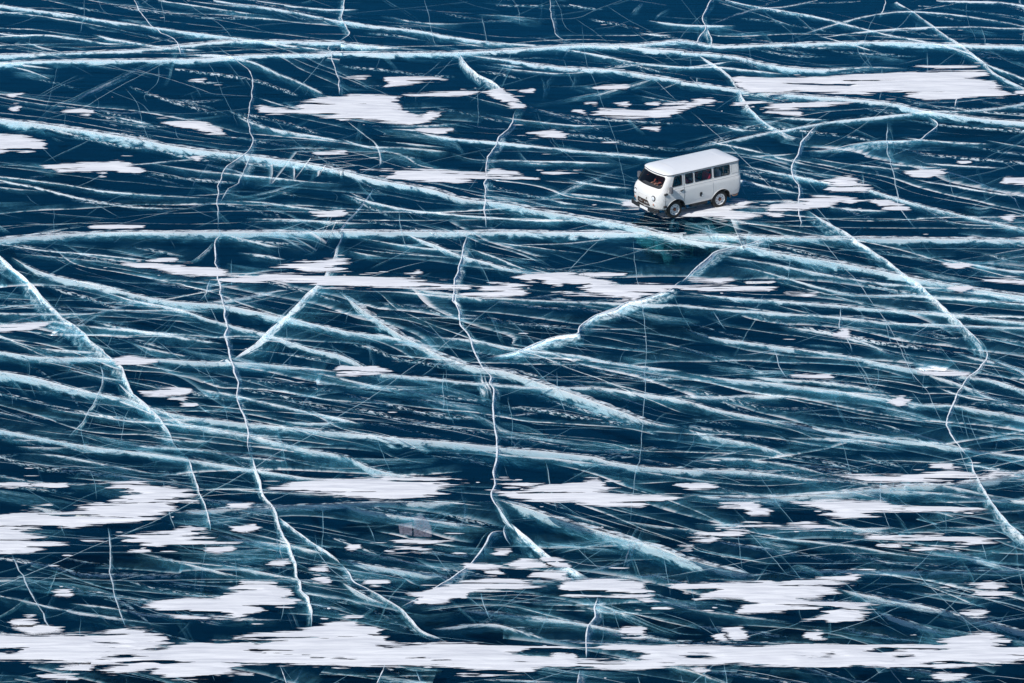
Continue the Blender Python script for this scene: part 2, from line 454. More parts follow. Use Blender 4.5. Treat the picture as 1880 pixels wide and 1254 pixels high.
# cracks: kind, density, offset of the deep edge (sheet pixels), survey points.
#   B broad sheet   S speckled sheet   J jagged open crack with rime   L hairline   H cloudy tilted sheet
CRACKS = '''
B .85 0 30|A 0,25 250,60 500,100 880,150 1200,195 1500,235 1880,285
B 1 0 26|A 0,300 400,288 800,268 1000,245 1300,222 1880,232 B 0,235 300,262 530,280
B 1 0 28|A 0,345 400,330 800,325 1050,320 1400,300 1880,290 B 0,290 600,285 850,278 1100,258 1300,245 1500,250 1880,280 C 0,285 200,300 330,315 450,345 600,370 800,378 1050,365 1250,375
B 1 0 28|B 640,288 900,325 1200,365 1500,385 1880,440 C 0,445 200,470 350,495 600,515 900,535 1150,565 1350,610 1600,640 1880,665
B 1 0 26|B 1150,250 1300,238 1600,240 C 0,222 150,245 300,248 500,238 650,235 1000,230 1400,238 1880,250
B 1 0 42|A 0,650 200,670 500,715 800,770 1100,820 1400,855 1700,905 1880,945 B 0,935 200,985 500,1040 700,1090 900,1110 1100,1150 1300,1180 1500,1220 1650,1253 F 0,60 200,92 400,115 700,165 1000,215 1250,265 1500,310 1880,378
B 1 0 38|D 0,60 200,40 500,28 900,22 1300,18 1880,20 E 0,18 700,22 1300,28 1880,32 F 0,40 500,48 1000,52 1880,60
B .6 0 20|A 0,965 300,1000 550,1045 800,1065 1200,1085
B .7 0 18|A 0,985 250,1040 500,1095 700,1130 900,1140 1100,1145
H .55 30 30|A 990,300 850,345 700,400 560,465 420,530 300,590 190,680 80,730
L .7 6 8|A 990,290 850,370 700,450 560,530 450,590 220,660
J .8 18 14|A 730,0 800,110 870,170 960,225 990,305
L .6 16 8|A 1000,0 1100,70 1200,130 1290,220
J .6 14 10|A 1180,250 1280,320 1380,420 1380,520 1360,620 1365,690 1380,760 1360,830 1240,910 1205,1000 1195,1080 1190,1253
J .5 18 10|A 1380,830 1330,960 1240,1060 1195,1110
J .6 18 10|A 1800,240 1820,340 1850,430 1860,520
J .6 -18 6|B 20,0 10,100 50,180 0,230
B .4 0 24|A 0,525 250,570 420,590 620,640 900,680
L .5 8 8|A 560,480 750,560 800,600 830,640
L .5 8 8|A 680,480 750,570 780,690 830,790 860,830
S .8 0 14|A 900,370 1100,395 1400,440 1630,525
S .8 0 16|A 700,470 900,540 1100,600 1200,630
S .7 0 16|A 520,620 700,670 780,685 950,690
S .7 0 16|A 200,680 450,745 700,800 850,810 1000,850 1250,890
B .65 0 40|A 1290,640 1500,700 1880,770
B .55 0 32|A 780,890 1200,940 1600,985 1880,1010
S .7 0 16|A 780,940 1000,970 1300,1000
S .5 0 16|A 1250,740 1500,780 1880,840
H .45 20 26|A 1700,640 1560,710 1400,790 1280,870 1220,960
L .7 4 10|A 560,1253 800,1190 1000,1145 1250,1105
H .5 0 50|A 1230,1090 1400,1060 1560,1020 1720,975
B .55 0 26|A 1200,1100 1500,1110 1880,1170
S .7 8 14|A 1300,1120 1450,1130 1520,1180 1590,1250
B .5 0 22|A 870,0 1100,30 1300,60 1500,90
B .8 0 28|A 1170,0 1400,30 1600,60 1880,115 B 0,110 200,140 430,165 600,200 900,235 1150,250
B .5 0 18|A 0,60 250,90 500,130 700,170 850,200
B .5 0 18|A 0,150 200,160 400,190 640,210
B .65 0 20|A 0,195 230,185 400,205 600,235 850,235
B .45 0 18|A 0,245 300,240 560,230
S .6 0 12|A 620,30 800,60 1100,95 1450,100
L .5 0 8|A 1020,165 1200,165 1500,130 1880,115
B .65 6 34|A 990,300 1200,300 1380,340 1500,390 1700,470 1790,525
L .4 6 6|A 1080,270 1160,370 1220,500 1260,600 1300,690
L .5 -8 4|A 870,360 860,450 790,520 800,560
L .5 6 4|A 460,0 465,80 440,180
L .5 6 4|A 890,0 900,130
L .4 6 4|A 355,615 355,760
H .3 20 20|A 1540,40 1700,0
L .3 16 0|A 320,340 290,480 240,620
W .65 26 8|B 30,660 100,720 180,780 215,850 210,915
W .6 26 8|B 170,1030 110,1130 60,1190 0,1253 D 1860,50 1810,150
J .85 -6 26|B 650,290 720,380 850,460 900,500 1000,570
H .6 14 16|B 1000,570 1060,620 1100,700 1180,790 1270,880 1400,960
J .75 22 2|B 970,605 930,690 870,760 830,840 800,910 795,1000 790,1100 790,1253
J 1 20 4|E 690,20 680,130 650,210 625,300 630,400 650,500 700,590 745,710 770,760 820,830 835,930 830,1020 850,1180 850,1253 H 850,20 845,150 835,230 870,300 920,375
J .9 -14 34|H 920,375 1000,440 1080,510 1180,590 1360,680
B .85 0 24|B 400,720 620,758 900,780 1200,810 1500,840 1800,870
B .6 0 34|B 0,760 150,800 400,810 600,830
B .55 0 26|B 600,830 720,870 900,880 1400,890 1600,900
L .5 0 8|B 400,910 650,850 900,800 1130,755
H .6 20 14|B 230,0 340,60 430,150 530,260
L .6 10 6|B 460,0 490,100 510,220 530,260
L .6 0 8|B 430,140 700,125 1000,105 1280,98 1400,50 1540,0
L .5 8 8|B 1280,98 1400,180 1550,300
L .7 6 6|B 1620,365 1720,440 1850,555
J .5 12 4|B 1145,0 1160,120 1180,195 1280,235
L .5 8 6|B 1200,50 1230,150 1300,190
L .45 8 2|B 1320,130 1330,250 1360,370 1400,470 1430,560 1470,670 1510,800 1550,1000 1560,1100
H .55 10 36|B 1880,375 1700,430 1500,490 1300,530 1100,570 1010,570
L .4 0 8|B 1200,365 1100,400 950,450 850,470 650,500
L .45 0 8|B 0,80 200,60 430,40 700,10
S .6 0 12|B 530,60 800,110 1000,110
S .6 0 12|B 850,30 1200,30 1450,50
S .85 0 14|B 1360,100 1600,145 1750,190 1880,205
L .5 12 8|B 1460,30 1600,120 1740,190
H .4 16 16|B 1880,95 1790,180
B .6 0 30|B 0,1060 200,1110 400,1150 700,1180 1000,1200 1250,1215
S .6 0 16|B 780,1000 950,1050 1200,1100
H .55 12 30|B 900,1170 1000,1120 1200,1050 1400,970 1600,910 1650,890
B .75 0 20|B 1240,980 1400,1010 1600,1030
B .4 0 26|B 680,520 880,570 1000,600
S .6 0 14|B 500,580 700,620 950,670
S .7 0 14|B 1060,600 1300,640 1600,660 1880,680
L .6 0 8|B 1230,725 1500,690 1800,650 1880,640
S .6 0 14|B 1130,730 1400,750 1600,790 1880,820
S .6 0 14|B 0,360 200,375 400,400 630,420
B .45 0 26|B 740,350 950,380 1200,400 1400,385 1650,350 1880,340
B .7 0 24|B 1200,265 1400,300 1600,340 1880,365 C 200,365 400,385 600,410
H .35 30 10|B 1200,380 1130,450 1110,560
H .3 30 10|B 1290,400 1250,500
L .5 10 8|B 640,310 560,390 440,500 410,560
B .35 0 40|B 0,940 160,960 340,990
H .4 0 60|B 210,700 400,730 620,770 700,850
J .8 14 4|C 165,0 120,90 130,150 100,190 70,250
J .7 -14 10|C 130,150 150,185 165,220 160,270
W .75 -14 24|C 100,300 200,360 280,430 320,490
J .8 -16 20|C 320,490 350,560 420,630 500,690 600,740 680,760
J 1 14 6|C 750,680 700,730 660,790 640,840 610,900 620,970 640,1040 650,1150 655,1253
B .8 0 28|C 0,825 200,785 400,740 600,705 800,668 1000,648 1200,628 1350,610 1600,600 1880,560
J .7 0 18|C 650,830 800,820 950,790 1150,770 1300,765 1340,735 1400,680 1340,630
B .95 0 30|C 320,905 600,960 800,1000 1000,1030 1200,1090 1400,1140 1600,1190 1880,1250
B .45 0 24|C 320,860 480,850 650,840
B .45 0 26|C 650,850 900,890 1100,910 1300,940
S .8 0 16|C 0,675 300,690 500,700 700,720 900,745 1080,775
S .85 0 18|C 1150,790 1300,830 1500,860 1880,890
S .6 0 14|C 1200,650 1500,690 1880,720
L .65 4 10|C 700,830 900,750 1050,640 1180,540
L .8 4 4|C 60,610 180,720 300,830 420,950 560,1100
J .45 12 2|C 1140,670 1140,830 1160,960 1200,1130 1270,1250
H .5 14 8|F 1290,0 1330,90 1420,180 1560,290 1640,370
W .7 16 22|C 1320,800 1380,880 1440,930 1560,970 1700,1020 1820,1080 1870,1160
W .62 -26 34|C 1180,10 1300,80 1420,170 1540,250 1640,330 1720,400 1880,480
B .6 0 14|C 160,130 400,50 600,30 750,0
B .7 0 20|C 240,0 450,40 700,80 900,130 1100,180 1400,240 1580,290 1700,360 1880,430
H .5 26 12|C 430,40 520,110 600,170 680,230
S .6 0 14|C 320,100 500,115 700,150 850,180
B .6 0 18|C 620,200 850,130 1100,70 1300,60 1600,90 1880,140
B .6 0 18|C 700,215 1000,170 1300,150 1600,145 1880,155
B .75 0 18|C 1400,0 1700,10 1880,30
S .5 0 14|C 1300,30 1500,45 1880,90
L .5 6 6|C 1070,60 1000,250 1050,390
L .5 6 6|C 960,210 980,300 1060,390
L .35 4 4|C 1560,0 1570,80 1610,230
H .5 20 6|C 690,240 660,300 630,360
H .6 16 10|C 1580,270 1540,340 1530,400
J .8 8 4|C 1510,520 1505,590
L .5 4 8|C 1520,280 1380,380
S .55 0 14|C 800,270 1000,290 1300,310
S .55 0 14|C 370,260 600,300 800,310
L .5 0 8|C 300,910 500,870 640,850
L .55 0 8|C 720,970 900,910 1100,870 1280,800
L .6 0 8|C 1100,1050 1400,990 1650,950 1880,890
L .45 0 8|C 340,1080 500,1030 620,1010
S .5 8 12|C 980,890 1060,930 1090,980
S .55 0 14|C 1400,760 1600,800 1880,840
L .35 0 8|C 1690,920 1720,880 1880,760
J .7 0 14|C 1080,90 1110,40 1115,0
B .5 0 22|C 0,370 160,350 300,330
W .6 -40 30|D 0,150 80,230 180,320 270,420 370,510
J .9 -24 24|D 0,150 80,230 180,320 270,420 370,510 460,590 570,680 650,750 700,850 800,970 900,1070 960,1180 1010,1253
J .7 -14 8|G 1010,10 1050,100 1100,210 1140,300 1150,420
J 1 14 4|D 1190,0 1200,40 1175,80 1185,200 1195,300 1220,420 1230,560 1250,680 1270,770 1295,840 1300,930 1340,1040 1360,1130 1375,1253
J 1 -14 4|G 1375,0 1400,110 1440,230 1500,300 1560,450 1610,570 1650,700 1700,850 1715,950
B .95 0 42|D 60,160 250,250 500,305 700,350 900,395 1200,420 1500,480 1880,560 E 250,590 450,645
B .85 0 36|D 450,320 700,395 950,440 1200,510 1450,580 1700,660 1880,700 E 200,790 300,800 500,820 800,855 1100,870 1400,875 1600,900 1880,945 F 200,990 400,1030 600,1070 900,1120 1200,1160 1500,1200 1880,1250
B 1 0 54|E 0,350 100,430 230,520 350,600 500,680 650,740 770,770 900,790 1050,840 1200,890 1400,960 1550,1010 1700,1060 1880,1100
B .85 0 44|D 0,680 200,705 500,710 650,720 900,720 1200,735 1500,745 1880,790
B .95 0 52|D 0,790 200,830 400,880 700,930 800,970 1000,1020 1300,1060 1600,1090 1880,1120 E 300,1150 600,1170 900,1200 1200,1230 1400,1253 H 1500,40 1880,85 I 300,90 600,120 800,140 1050,170
B .8 0 54|D 870,980 1000,1060 1200,1100 1400,1140 1600,1190 1880,1250 H 150,70 300,105 440,125
B .8 0 46|D 0,1100 200,1140 350,1170 600,1210 900,1245 G 1200,55 1500,100 1700,130 1880,130
S .9 0 24|D 0,905 200,950 400,1000 600,1040 800,1055
S .6 0 18|D 0,1010 250,1040 420,1060
S .8 0 18|D 780,850 1000,890 1200,930 1290,945
L .5 0 8|D 300,830 550,800 650,790
B .6 0 28|D 0,600 150,650 250,690
S .9 0 20|D 210,520 350,555 420,560
B .7 0 28|D 500,520 700,560 900,590 1050,610 1230,635
B .9 0 40|D 0,530 100,522 250,515 370,510
B .6 0 24|D 0,465 300,470 500,470 600,450 750,410 900,400
L .45 0 10|D 0,440 250,400 500,365
H .6 10 18|D 260,670 400,570 520,490 700,420
L .8 0 8|D 500,515 680,515 900,490 1200,440 1500,380 1750,325 1880,310 E 180,265 300,225 550,160
W .62 60 50|D 1850,90 1830,140 1790,230 1700,345 1640,410 1560,490 1470,560 1400,630 1290,725
H .6 40 40|D 1720,340 1600,450 1480,570 1380,660
B .8 0 30|D 1120,408 1300,388 1500,348 1590,342
J .5 8 10|D 1170,80 1100,150 1040,190
J .5 12 6|D 1160,280 1130,350 1090,400
H .55 16 12|D 1000,460 920,550 820,640 790,690 750,800 735,880
L .45 8 6|D 700,490 620,580 580,670
J .45 8 6|D 550,740 565,820 540,900 470,1030 380,1150
L .55 8 4|D 715,980 680,1060 660,1190
L .55 4 8|D 460,930 600,1000 800,1100 1080,1253
S .6 6 16|D 130,740 250,810 370,900 440,990
H .5 0 40|D 410,570 560,650 740,690
W .8 60 30|D 640,850 700,910 750,940
L .55 0 10|D 1100,1020 1250,980 1450,930 1600,920
S .7 0 18|D 1280,830 1500,850 1880,900
S .75 0 20|D 1300,880 1500,910 1650,950 1880,1000
H .5 26 10|D 1790,850 1680,930 1600,1040
L .75 3 5|E 990,335 880,400 760,490 660,570 520,680 350,800 180,920 0,1030 D 1700,1140 1500,1250 G 1400,75 1250,160 1100,240 950,320 700,430 500,510 290,600 120,670 0,720
L .45 0 8|D 280,1130 500,1100 850,1065
B .5 0 24|D 70,140 300,155 560,185 750,220
S .6 0 18|D 400,150 560,170 740,180
S .6 0 16|D 1200,50 1500,80 1700,90
S .6 0 16|D 720,100 900,130 1010,155
W .7 -40 24|D 1270,770 1240,720 1150,760
L .4 6 6|D 930,60 960,120
H .5 30 20|D 1300,930 1240,990 1180,1010
B .95 0 32|E 350,35 500,90 650,150 800,190 950,230 1070,245
B .55 0 26|E 700,110 850,160 1000,220 1070,240
L .75 0 8|E 1070,240 1300,210 1500,165 1750,90 1880,50 V 1880,1030
L .65 4 6|E 1230,250 1350,130 1480,0
L .65 6 2|E 1600,50 1610,170 1630,270 1660,450 1675,600 1665,800 1655,1000 1635,1253 H 1615,80 1600,250 1580,400
J 1 14 26|E 790,715 950,680 1100,620 1200,595 1300,580 1310,540 1400,480 1500,450 1560,410 1640,390 1780,345 1880,285
J .9 24 16|F 0,300 90,220 150,170 200,125 330,100 470,55
B .65 0 32|E 0,340 300,350 600,370 900,385 1200,400 1600,415 1880,420 F 300,450 600,470 900,490 1200,520 1880,545
B .95 0 26|F 0,355 300,385 500,398 800,418 950,432 1200,455 1500,475 1880,520
S .8 0 26|E 200,410 400,430 600,470 800,490 1000,525 1300,540
B .45 0 26|E 300,490 600,490 800,500
L .4 0 8|E 360,550 600,530 700,510
B .65 0 42|E 480,590 700,610 900,650 1100,680 1300,700 1500,740 1880,790
S .75 0 26|E 1000,710 1300,745 1600,790 1880,830
L .45 0 14|E 1000,800 1200,840 1500,800
S .65 0 20|E 0,615 150,650 300,705 600,770
S .8 0 20|E 0,900 200,945 400,1000 600,1030 820,1040
S .85 0 22|E 0,990 150,1000 300,1040 500,1070 700,1110 830,1130
S .6 0 18|E 0,870 300,880 500,910 700,940 850,950
H .5 0 50|E 400,860 600,950 800,1040 950,1110 1200,1160 1500,1200 1880,1253
S .85 0 22|E 870,980 1100,1000 1300,1040 1500,1070 1640,1085
S .65 0 18|E 1100,940 1250,970 1540,1060
L .45 0 10|E 960,1110 1300,1100 1640,1085
L .45 8 4|E 920,920 935,1050 935,1200
L .45 6 4|E 740,40 740,110
H .35 20 10|E 990,1000 1060,1090 1150,1160
H .8 -46 20|E 770,780 800,880 830,950
W .9 40 30|E 690,690 780,740 860,800
L .45 6 6|E 1300,600 1290,650 1350,700
L .45 8 8|E 920,60 1050,150 1160,220
B .45 0 20|E 0,100 300,140 560,160 640,170
H .45 30 6|E 1870,1080 1840,1200 1820,1253
W .85 6 34|E 800,712 950,682 1100,620 1250,592
W .85 14 34|E 1310,545 1400,480 1560,412 1640,392
W .8 20 20|F 60,250 150,175 200,130 330,105
J .95 -18 26|C 690,1150 790,1210 860,1250 F 950,60 1050,130 1200,230 1330,330 1480,470 1600,580 1660,660
J 1 12 4|F 1660,660 1670,700 1640,770 1550,860 1500,940 1470,1030 1475,1110 1500,1170 1570,1253
H .55 -60 12|F 1600,590 1660,660 1660,720
J .9 -14 16|I 1550,0 1600,70 1650,180 1720,280 1800,380 1880,450
L .75 10 8|F 710,0 860,180 960,300 1060,430 1150,560 1210,670 1260,800 1350,900 1420,1030 1470,1110
H .65 14 10|F 560,310 640,400 720,500 820,590 900,680 970,770 1050,880 1160,980 1270,1080 1380,1160
L .4 6 6|F 1210,660 1300,750 1450,890
L .4 6 6|F 1550,980 1700,1100 1880,1220
B .6 0 42|F 200,150 500,190 700,230 900,270 1100,300 1300,320 1500,330
B .7 0 26|F 230,200 450,240 700,310 950,360 1300,370 1500,385 1880,420
B .7 0 18|F 1100,445 1300,455 1600,480 1880,490
B .7 0 16|F 700,475 950,480 1100,500 1300,530 1880,545
B .85 0 34|F 0,540 150,590 400,630 700,670 900,700 1100,740 1300,770 1500,800 1700,830 1880,890
S 1 0 20|F 650,540 800,570 1000,610 1150,640 1300,650 1500,680 1650,690
L .55 0 10|F 950,620 1150,680 1350,750 1600,800
S .7 0 20|F 380,470 500,500 650,540
S .75 0 18|F 1200,560 1350,580 1500,600 1880,620
B .85 0 42|F 0,790 200,820 400,840 600,860 900,900 1100,930 1300,970 1500,975 1880,1030
S .7 0 18|F 500,790 700,830 900,850 1000,860
S .6 0 18|F 100,680 250,720 330,740 440,800 560,800
S .75 0 22|F 0,880 200,920 400,975 600,990 750,985
L .5 0 10|F 480,1020 750,1000 950,990 1120,975
L .45 0 8|F 1350,740 1500,705 1880,685
B .75 0 28|F 1690,710 1780,740 1880,800
L .45 0 8|F 1300,940 1500,920 1750,880
S .6 0 20|F 0,1080 200,1110 500,1160 700,1180
B .75 0 52|F 0,1100 200,1150 450,1200 600,1253
B .6 0 30|F 620,1150 900,1160 1100,1180 1250,1200
S .6 0 18|F 880,1040 1100,1100 1300,1140
H .5 16 6|F 90,1020 70,1080 60,1180 10,1253
J .4 8 6|F 170,450 230,540 250,560
J .45 8 6|F 500,650 540,740 590,840
J .5 8 6|F 880,430 880,530 940,680
W .8 40 10|F 870,550 900,580 920,610
H .5 14 10|F 690,60 740,150 740,220
L .5 4 4|F 480,60 490,180
L .65 0 5|F 640,145 900,125 1100,118 1880,115
B .45 0 22|F 1220,230 1420,195 1600,160 1880,115
B .45 0 22|F 1430,190 1700,180 1880,150
L .4 6 4|F 1530,950 1560,1100 1590,1190
B .55 0 30|G 0,115 200,150 400,165 700,150 900,150 1200,170
S .7 0 24|G 0,10 200,70 450,90 700,120 850,140
B .55 0 40|G 100,0 350,10 600,50 900,110
B .9 0 46|G 900,322 1200,300 1500,285 1880,262 H 200,258 450,262 700,255
H .6 14 4|G 1500,300 1520,450 1520,600 1545,720
W .6 -16 34|G 1510,330 1600,400 1700,480 1810,545 1880,610
J .8 -10 18|H 0,600 80,690 200,770 330,850 430,960 570,1030
H .55 0 44|G 870,360 1100,360 1300,340 1480,300
B .6 0 54|G 1170,430 1400,470 1600,500 1800,550
B .55 0 46|G 1170,590 1500,655 1880,730
S .75 0 24|G 0,565 150,590 300,610 400,645 530,660 660,650 800,640
L .8 0 6|G 0,680 500,685 900,690 1880,690 H 500,690
L .65 0 6|G 0,540 600,540 1200,545 1700,555
S .6 0 20|G 350,770 550,770 700,810 850,810
S .65 8 16|G 540,740 650,800 760,880 850,950
J .5 8 4|G 590,400 600,540 610,650 625,770 650,850 680,950
J .5 8 6|G 60,550 130,680 200,790 240,890 290,980
L .45 0 8|G 120,670 320,770
H .6 30 6|G 1150,560 1100,650 1095,770
H .4 60 20|G 960,900 1000,1000 1020,1040
H .4 40 10|G 1050,900 960,990
H .6 20 4|G 1560,840 1605,970
B .5 0 40|G 1600,740 1880,800
S .6 0 30|G 1600,780 1880,880
H .4 0 40|G 0,1200 150,1225 300,1250
J .7 10 4|G 1540,1150 1570,1253
H .5 40 10|G 1660,1160 1590,1253
L .5 0 8|G 200,1250 500,1190
B 1 0 54|H 840,245 1000,290 1200,350 1400,410 1600,475 1800,540 1880,570 I 250,625 450,670
J .9 16 22|H 920,420 830,425 790,480 740,560 700,610 620,670 530,720 440,780 330,840
J .6 10 6|H 920,375 900,420 930,500
L .6 0 10|H 1180,760 900,820 600,860
J 1 22 4|H 1420,780 1390,880 1350,1000 1340,1120
J .9 22 4|H 1320,1180 1300,1253
J .8 16 4|H 235,1140 200,1253
J .45 12 4|H 410,1180 440,1250
J .4 10 4|H 770,750 790,830 830,910
B .65 0 54|H 0,270 200,310 400,340 600,370 800,400
S .6 0 26|H 500,310 700,360 900,400
L .55 0 6|H 0,400 150,395 300,390
B .5 0 36|H 0,530 200,550 400,590 650,640
B .85 0 56|H 0,570 200,610 400,640 600,665
B .75 0 60|H 0,690 150,780 280,830
B .5 0 44|H 0,780 200,840
H .5 0 54|H 1000,450 1200,490 1500,520 1600,540
L .5 0 8|H 560,525 800,515 1100,500 1300,485 1600,440
L .35 0 8|H 930,370 1200,350 1500,330 1880,320
B .45 0 40|H 1200,310 1400,370 1560,420
B .6 0 20|H 1310,650 1480,610 1640,570
H .6 30 8|H 1650,330 1600,440 1560,560 1520,640 1460,680
H .5 24 8|H 1690,340 1640,450 1590,560 1570,690
B .75 0 46|H 620,850 800,860 1000,890 1200,910 1500,960 1880,1040
B .65 0 50|H 500,960 800,930 1000,970 1150,1030
H .6 0 40|H 1230,770 1500,850 1700,940 1880,1000
L .85 0 12|H 1620,690 1880,652 I 260,605 500,560 700,515 880,485 1050,455 1300,400 1500,355 1700,325 1880,310
H .5 10 24|H 1250,130 1430,80 1550,150 1620,200
H .4 20 6|H 1880,60 1800,100 1740,210
S .5 0 20|H 450,0 700,30 860,70
L .4 4 4|H 900,60 925,130
W .8 0 60|H 840,260 900,330 960,420
H .7 0 60|H 900,430 830,430 790,490 740,560
B 1 0 40|I 0,222 300,232 600,227 900,207 1100,190 1300,170 1500,158 1700,132 1880,95
B .65 0 48|I 1000,205 1200,198 1450,210 1650,235 1880,255
L .55 0 8|I 0,285 400,290 800,300
L .65 0 6|I 0,460 400,460 800,450 1000,445
L .65 0 8|I 1200,430 1500,410 1880,395
H .45 20 16|I 1410,0 1350,50 1290,90
B .5 0 30|I 1880,30 1750,50 1640,90
H .6 14 6|I 1820,420 1860,520 1880,600
L .5 4 6|I 1870,470 1750,590 1620,690 1470,830 1250,1000
B .6 0 50|I 780,350 950,400 1140,435
S .75 0 24|I 300,490 500,520 700,550 870,590
B .5 0 30|I 860,490 1000,560 1250,610
B .7 0 56|I 1300,520 1500,530 1650,580 1880,635
B .65 0 46|I 500,650 700,630 1000,630 1400,635 1880,635
L .65 0 6|I 970,712 1400,712 1880,712
L .65 0 6|I 1880,650 1600,720 1200,810 1060,840
L .75 0 6|I 650,930 400,990 180,1045
B .85 0 60|I 830,735 1000,770 1200,800 1400,850 1600,900 1880,970
B .75 0 50|I 1050,850 1200,900 1350,950 1500,990
S .7 0 24|I 850,940 1100,990 1300,1020
B .5 0 50|I 0,840 300,880 600,920
S .6 0 26|I 0,930 300,960 600,1000
B .5 0 40|I 0,1010 100,1030 200,1050
S .6 0 26|I 0,1160 300,1200 600,1250
B .5 0 50|I 250,1150 700,1170 830,1253
S .7 0 30|I 500,0 700,20 900,60 1100,110
B .55 0 50|I 0,40 200,20 400,30 650,70 860,130
S .6 0 20|I 970,0 1150,50 1300,60
H .4 30 10|I 350,250 430,310
H .4 0 50|I 540,640 640,600 760,640 820,690
'''

KPAR = {  # jag amplitude (m), seg (m), speckle, rime width (m)
    'B': (0.035, 0.20, 0.0, 0.0), 'S': (0.06, 0.14, 1.0, 0.0), 'J': (0.06, 0.12, 0.0, 0.048),
    'L': (0.030, 0.16, 0.0, 0.026), 'H': (0.10, 0.16, 0.0, 0.0), 'W': (0.08, 0.14, 0.0, 0.0)}


def resample(p, step):
    """Catmull-Rom through p, resampled about every step metres on the ground."""
    P = np.vstack([2 * p[0] - p[1], p, 2 * p[-1] - p[-2]])
    out = []
    for i in range(1, len(P) - 2):
        a, b, c, d = P[i - 1:i + 3]
        n = max(2, int(np.linalg.norm(ground(*b) - ground(*c)) / step))
        t = np.linspace(0, 1, n, endpoint=False)[:, None]
        out.append(0.5 * (2 * b + (c - a) * t + (2 * a - 5 * b + 4 * c - d) * t ** 2 + (3 * b - a - 3 * c + d) * t ** 3))
    out.append(P[-2:-1])
    return np.vstack(out)


class SheetMesh:
    def __init__(self):
        self.v, self.f, self.uv, self.mi = [], [], [], []
        self.a = {k: [] for k in ('den', 'spk', 'seed', 'dep', 'soft')}
        self.n = 0

    def strip(self, rows, u, vs, den, spk, seed, dep, mi, soft=0.0):
        """rows: list of (n,3) arrays, one for each v of vs."""
        n = len(u)
        base = self.n
        for r, vv in zip(rows, vs):
            self.v.append(r)
            self.uv.append(np.stack([u, np.full(n, vv)], 1))
            self.a['den'].append(den); self.a['spk'].append(np.full(n, spk))
            self.a['seed'].append(np.full(n, seed)); self.a['dep'].append(dep); self.a['soft'].append(np.full(n, soft))
        self.n += n * len(rows)
        for k in range(len(rows) - 1):
            i = base + k * n + np.arange(n - 1)
            q = np.stack([i, i + 1, i + n + 1, i + n], 1)
            self.f.append(q); self.mi.append(np.full(len(q), mi))

    def build(self, name, parent):
        v = np.vstack(self.v); f = np.vstack(self.f); uv = np.vstack(self.uv)
        me = bpy.data.meshes.new(name)
        me.vertices.add(len(v)); me.vertices.foreach_set('co', v.ravel())
        me.loops.add(f.size); me.loops.foreach_set('vertex_index', f.ravel().astype(np.int32))
        me.polygons.add(len(f))
        me.polygons.foreach_set('loop_start', np.arange(0, f.size, 4, dtype=np.int32))
        me.polygons.foreach_set('loop_total', np.full(len(f), 4, dtype=np.int32))
        me.materials.append(M_FRAC); me.materials.append(M_SEAM)
        me.polygons.foreach_set('material_index', np.concatenate(self.mi).astype(np.int32))
        me.polygons.foreach_set('use_smooth', np.ones(len(f), dtype=bool))
        L = me.uv_layers.new(name='UVMap')
        L.data.foreach_set('uv', uv[f.ravel()].ravel())
        for k, arr in self.a.items():
            at = me.attributes.new(k, 'FLOAT', 'POINT')
            at.data.foreach_set('value', np.concatenate(arr).astype(np.float32))
        me.update(calc_edges=True)
        me.validate()
        return link(bpy.data.objects.new(name, me), parent)


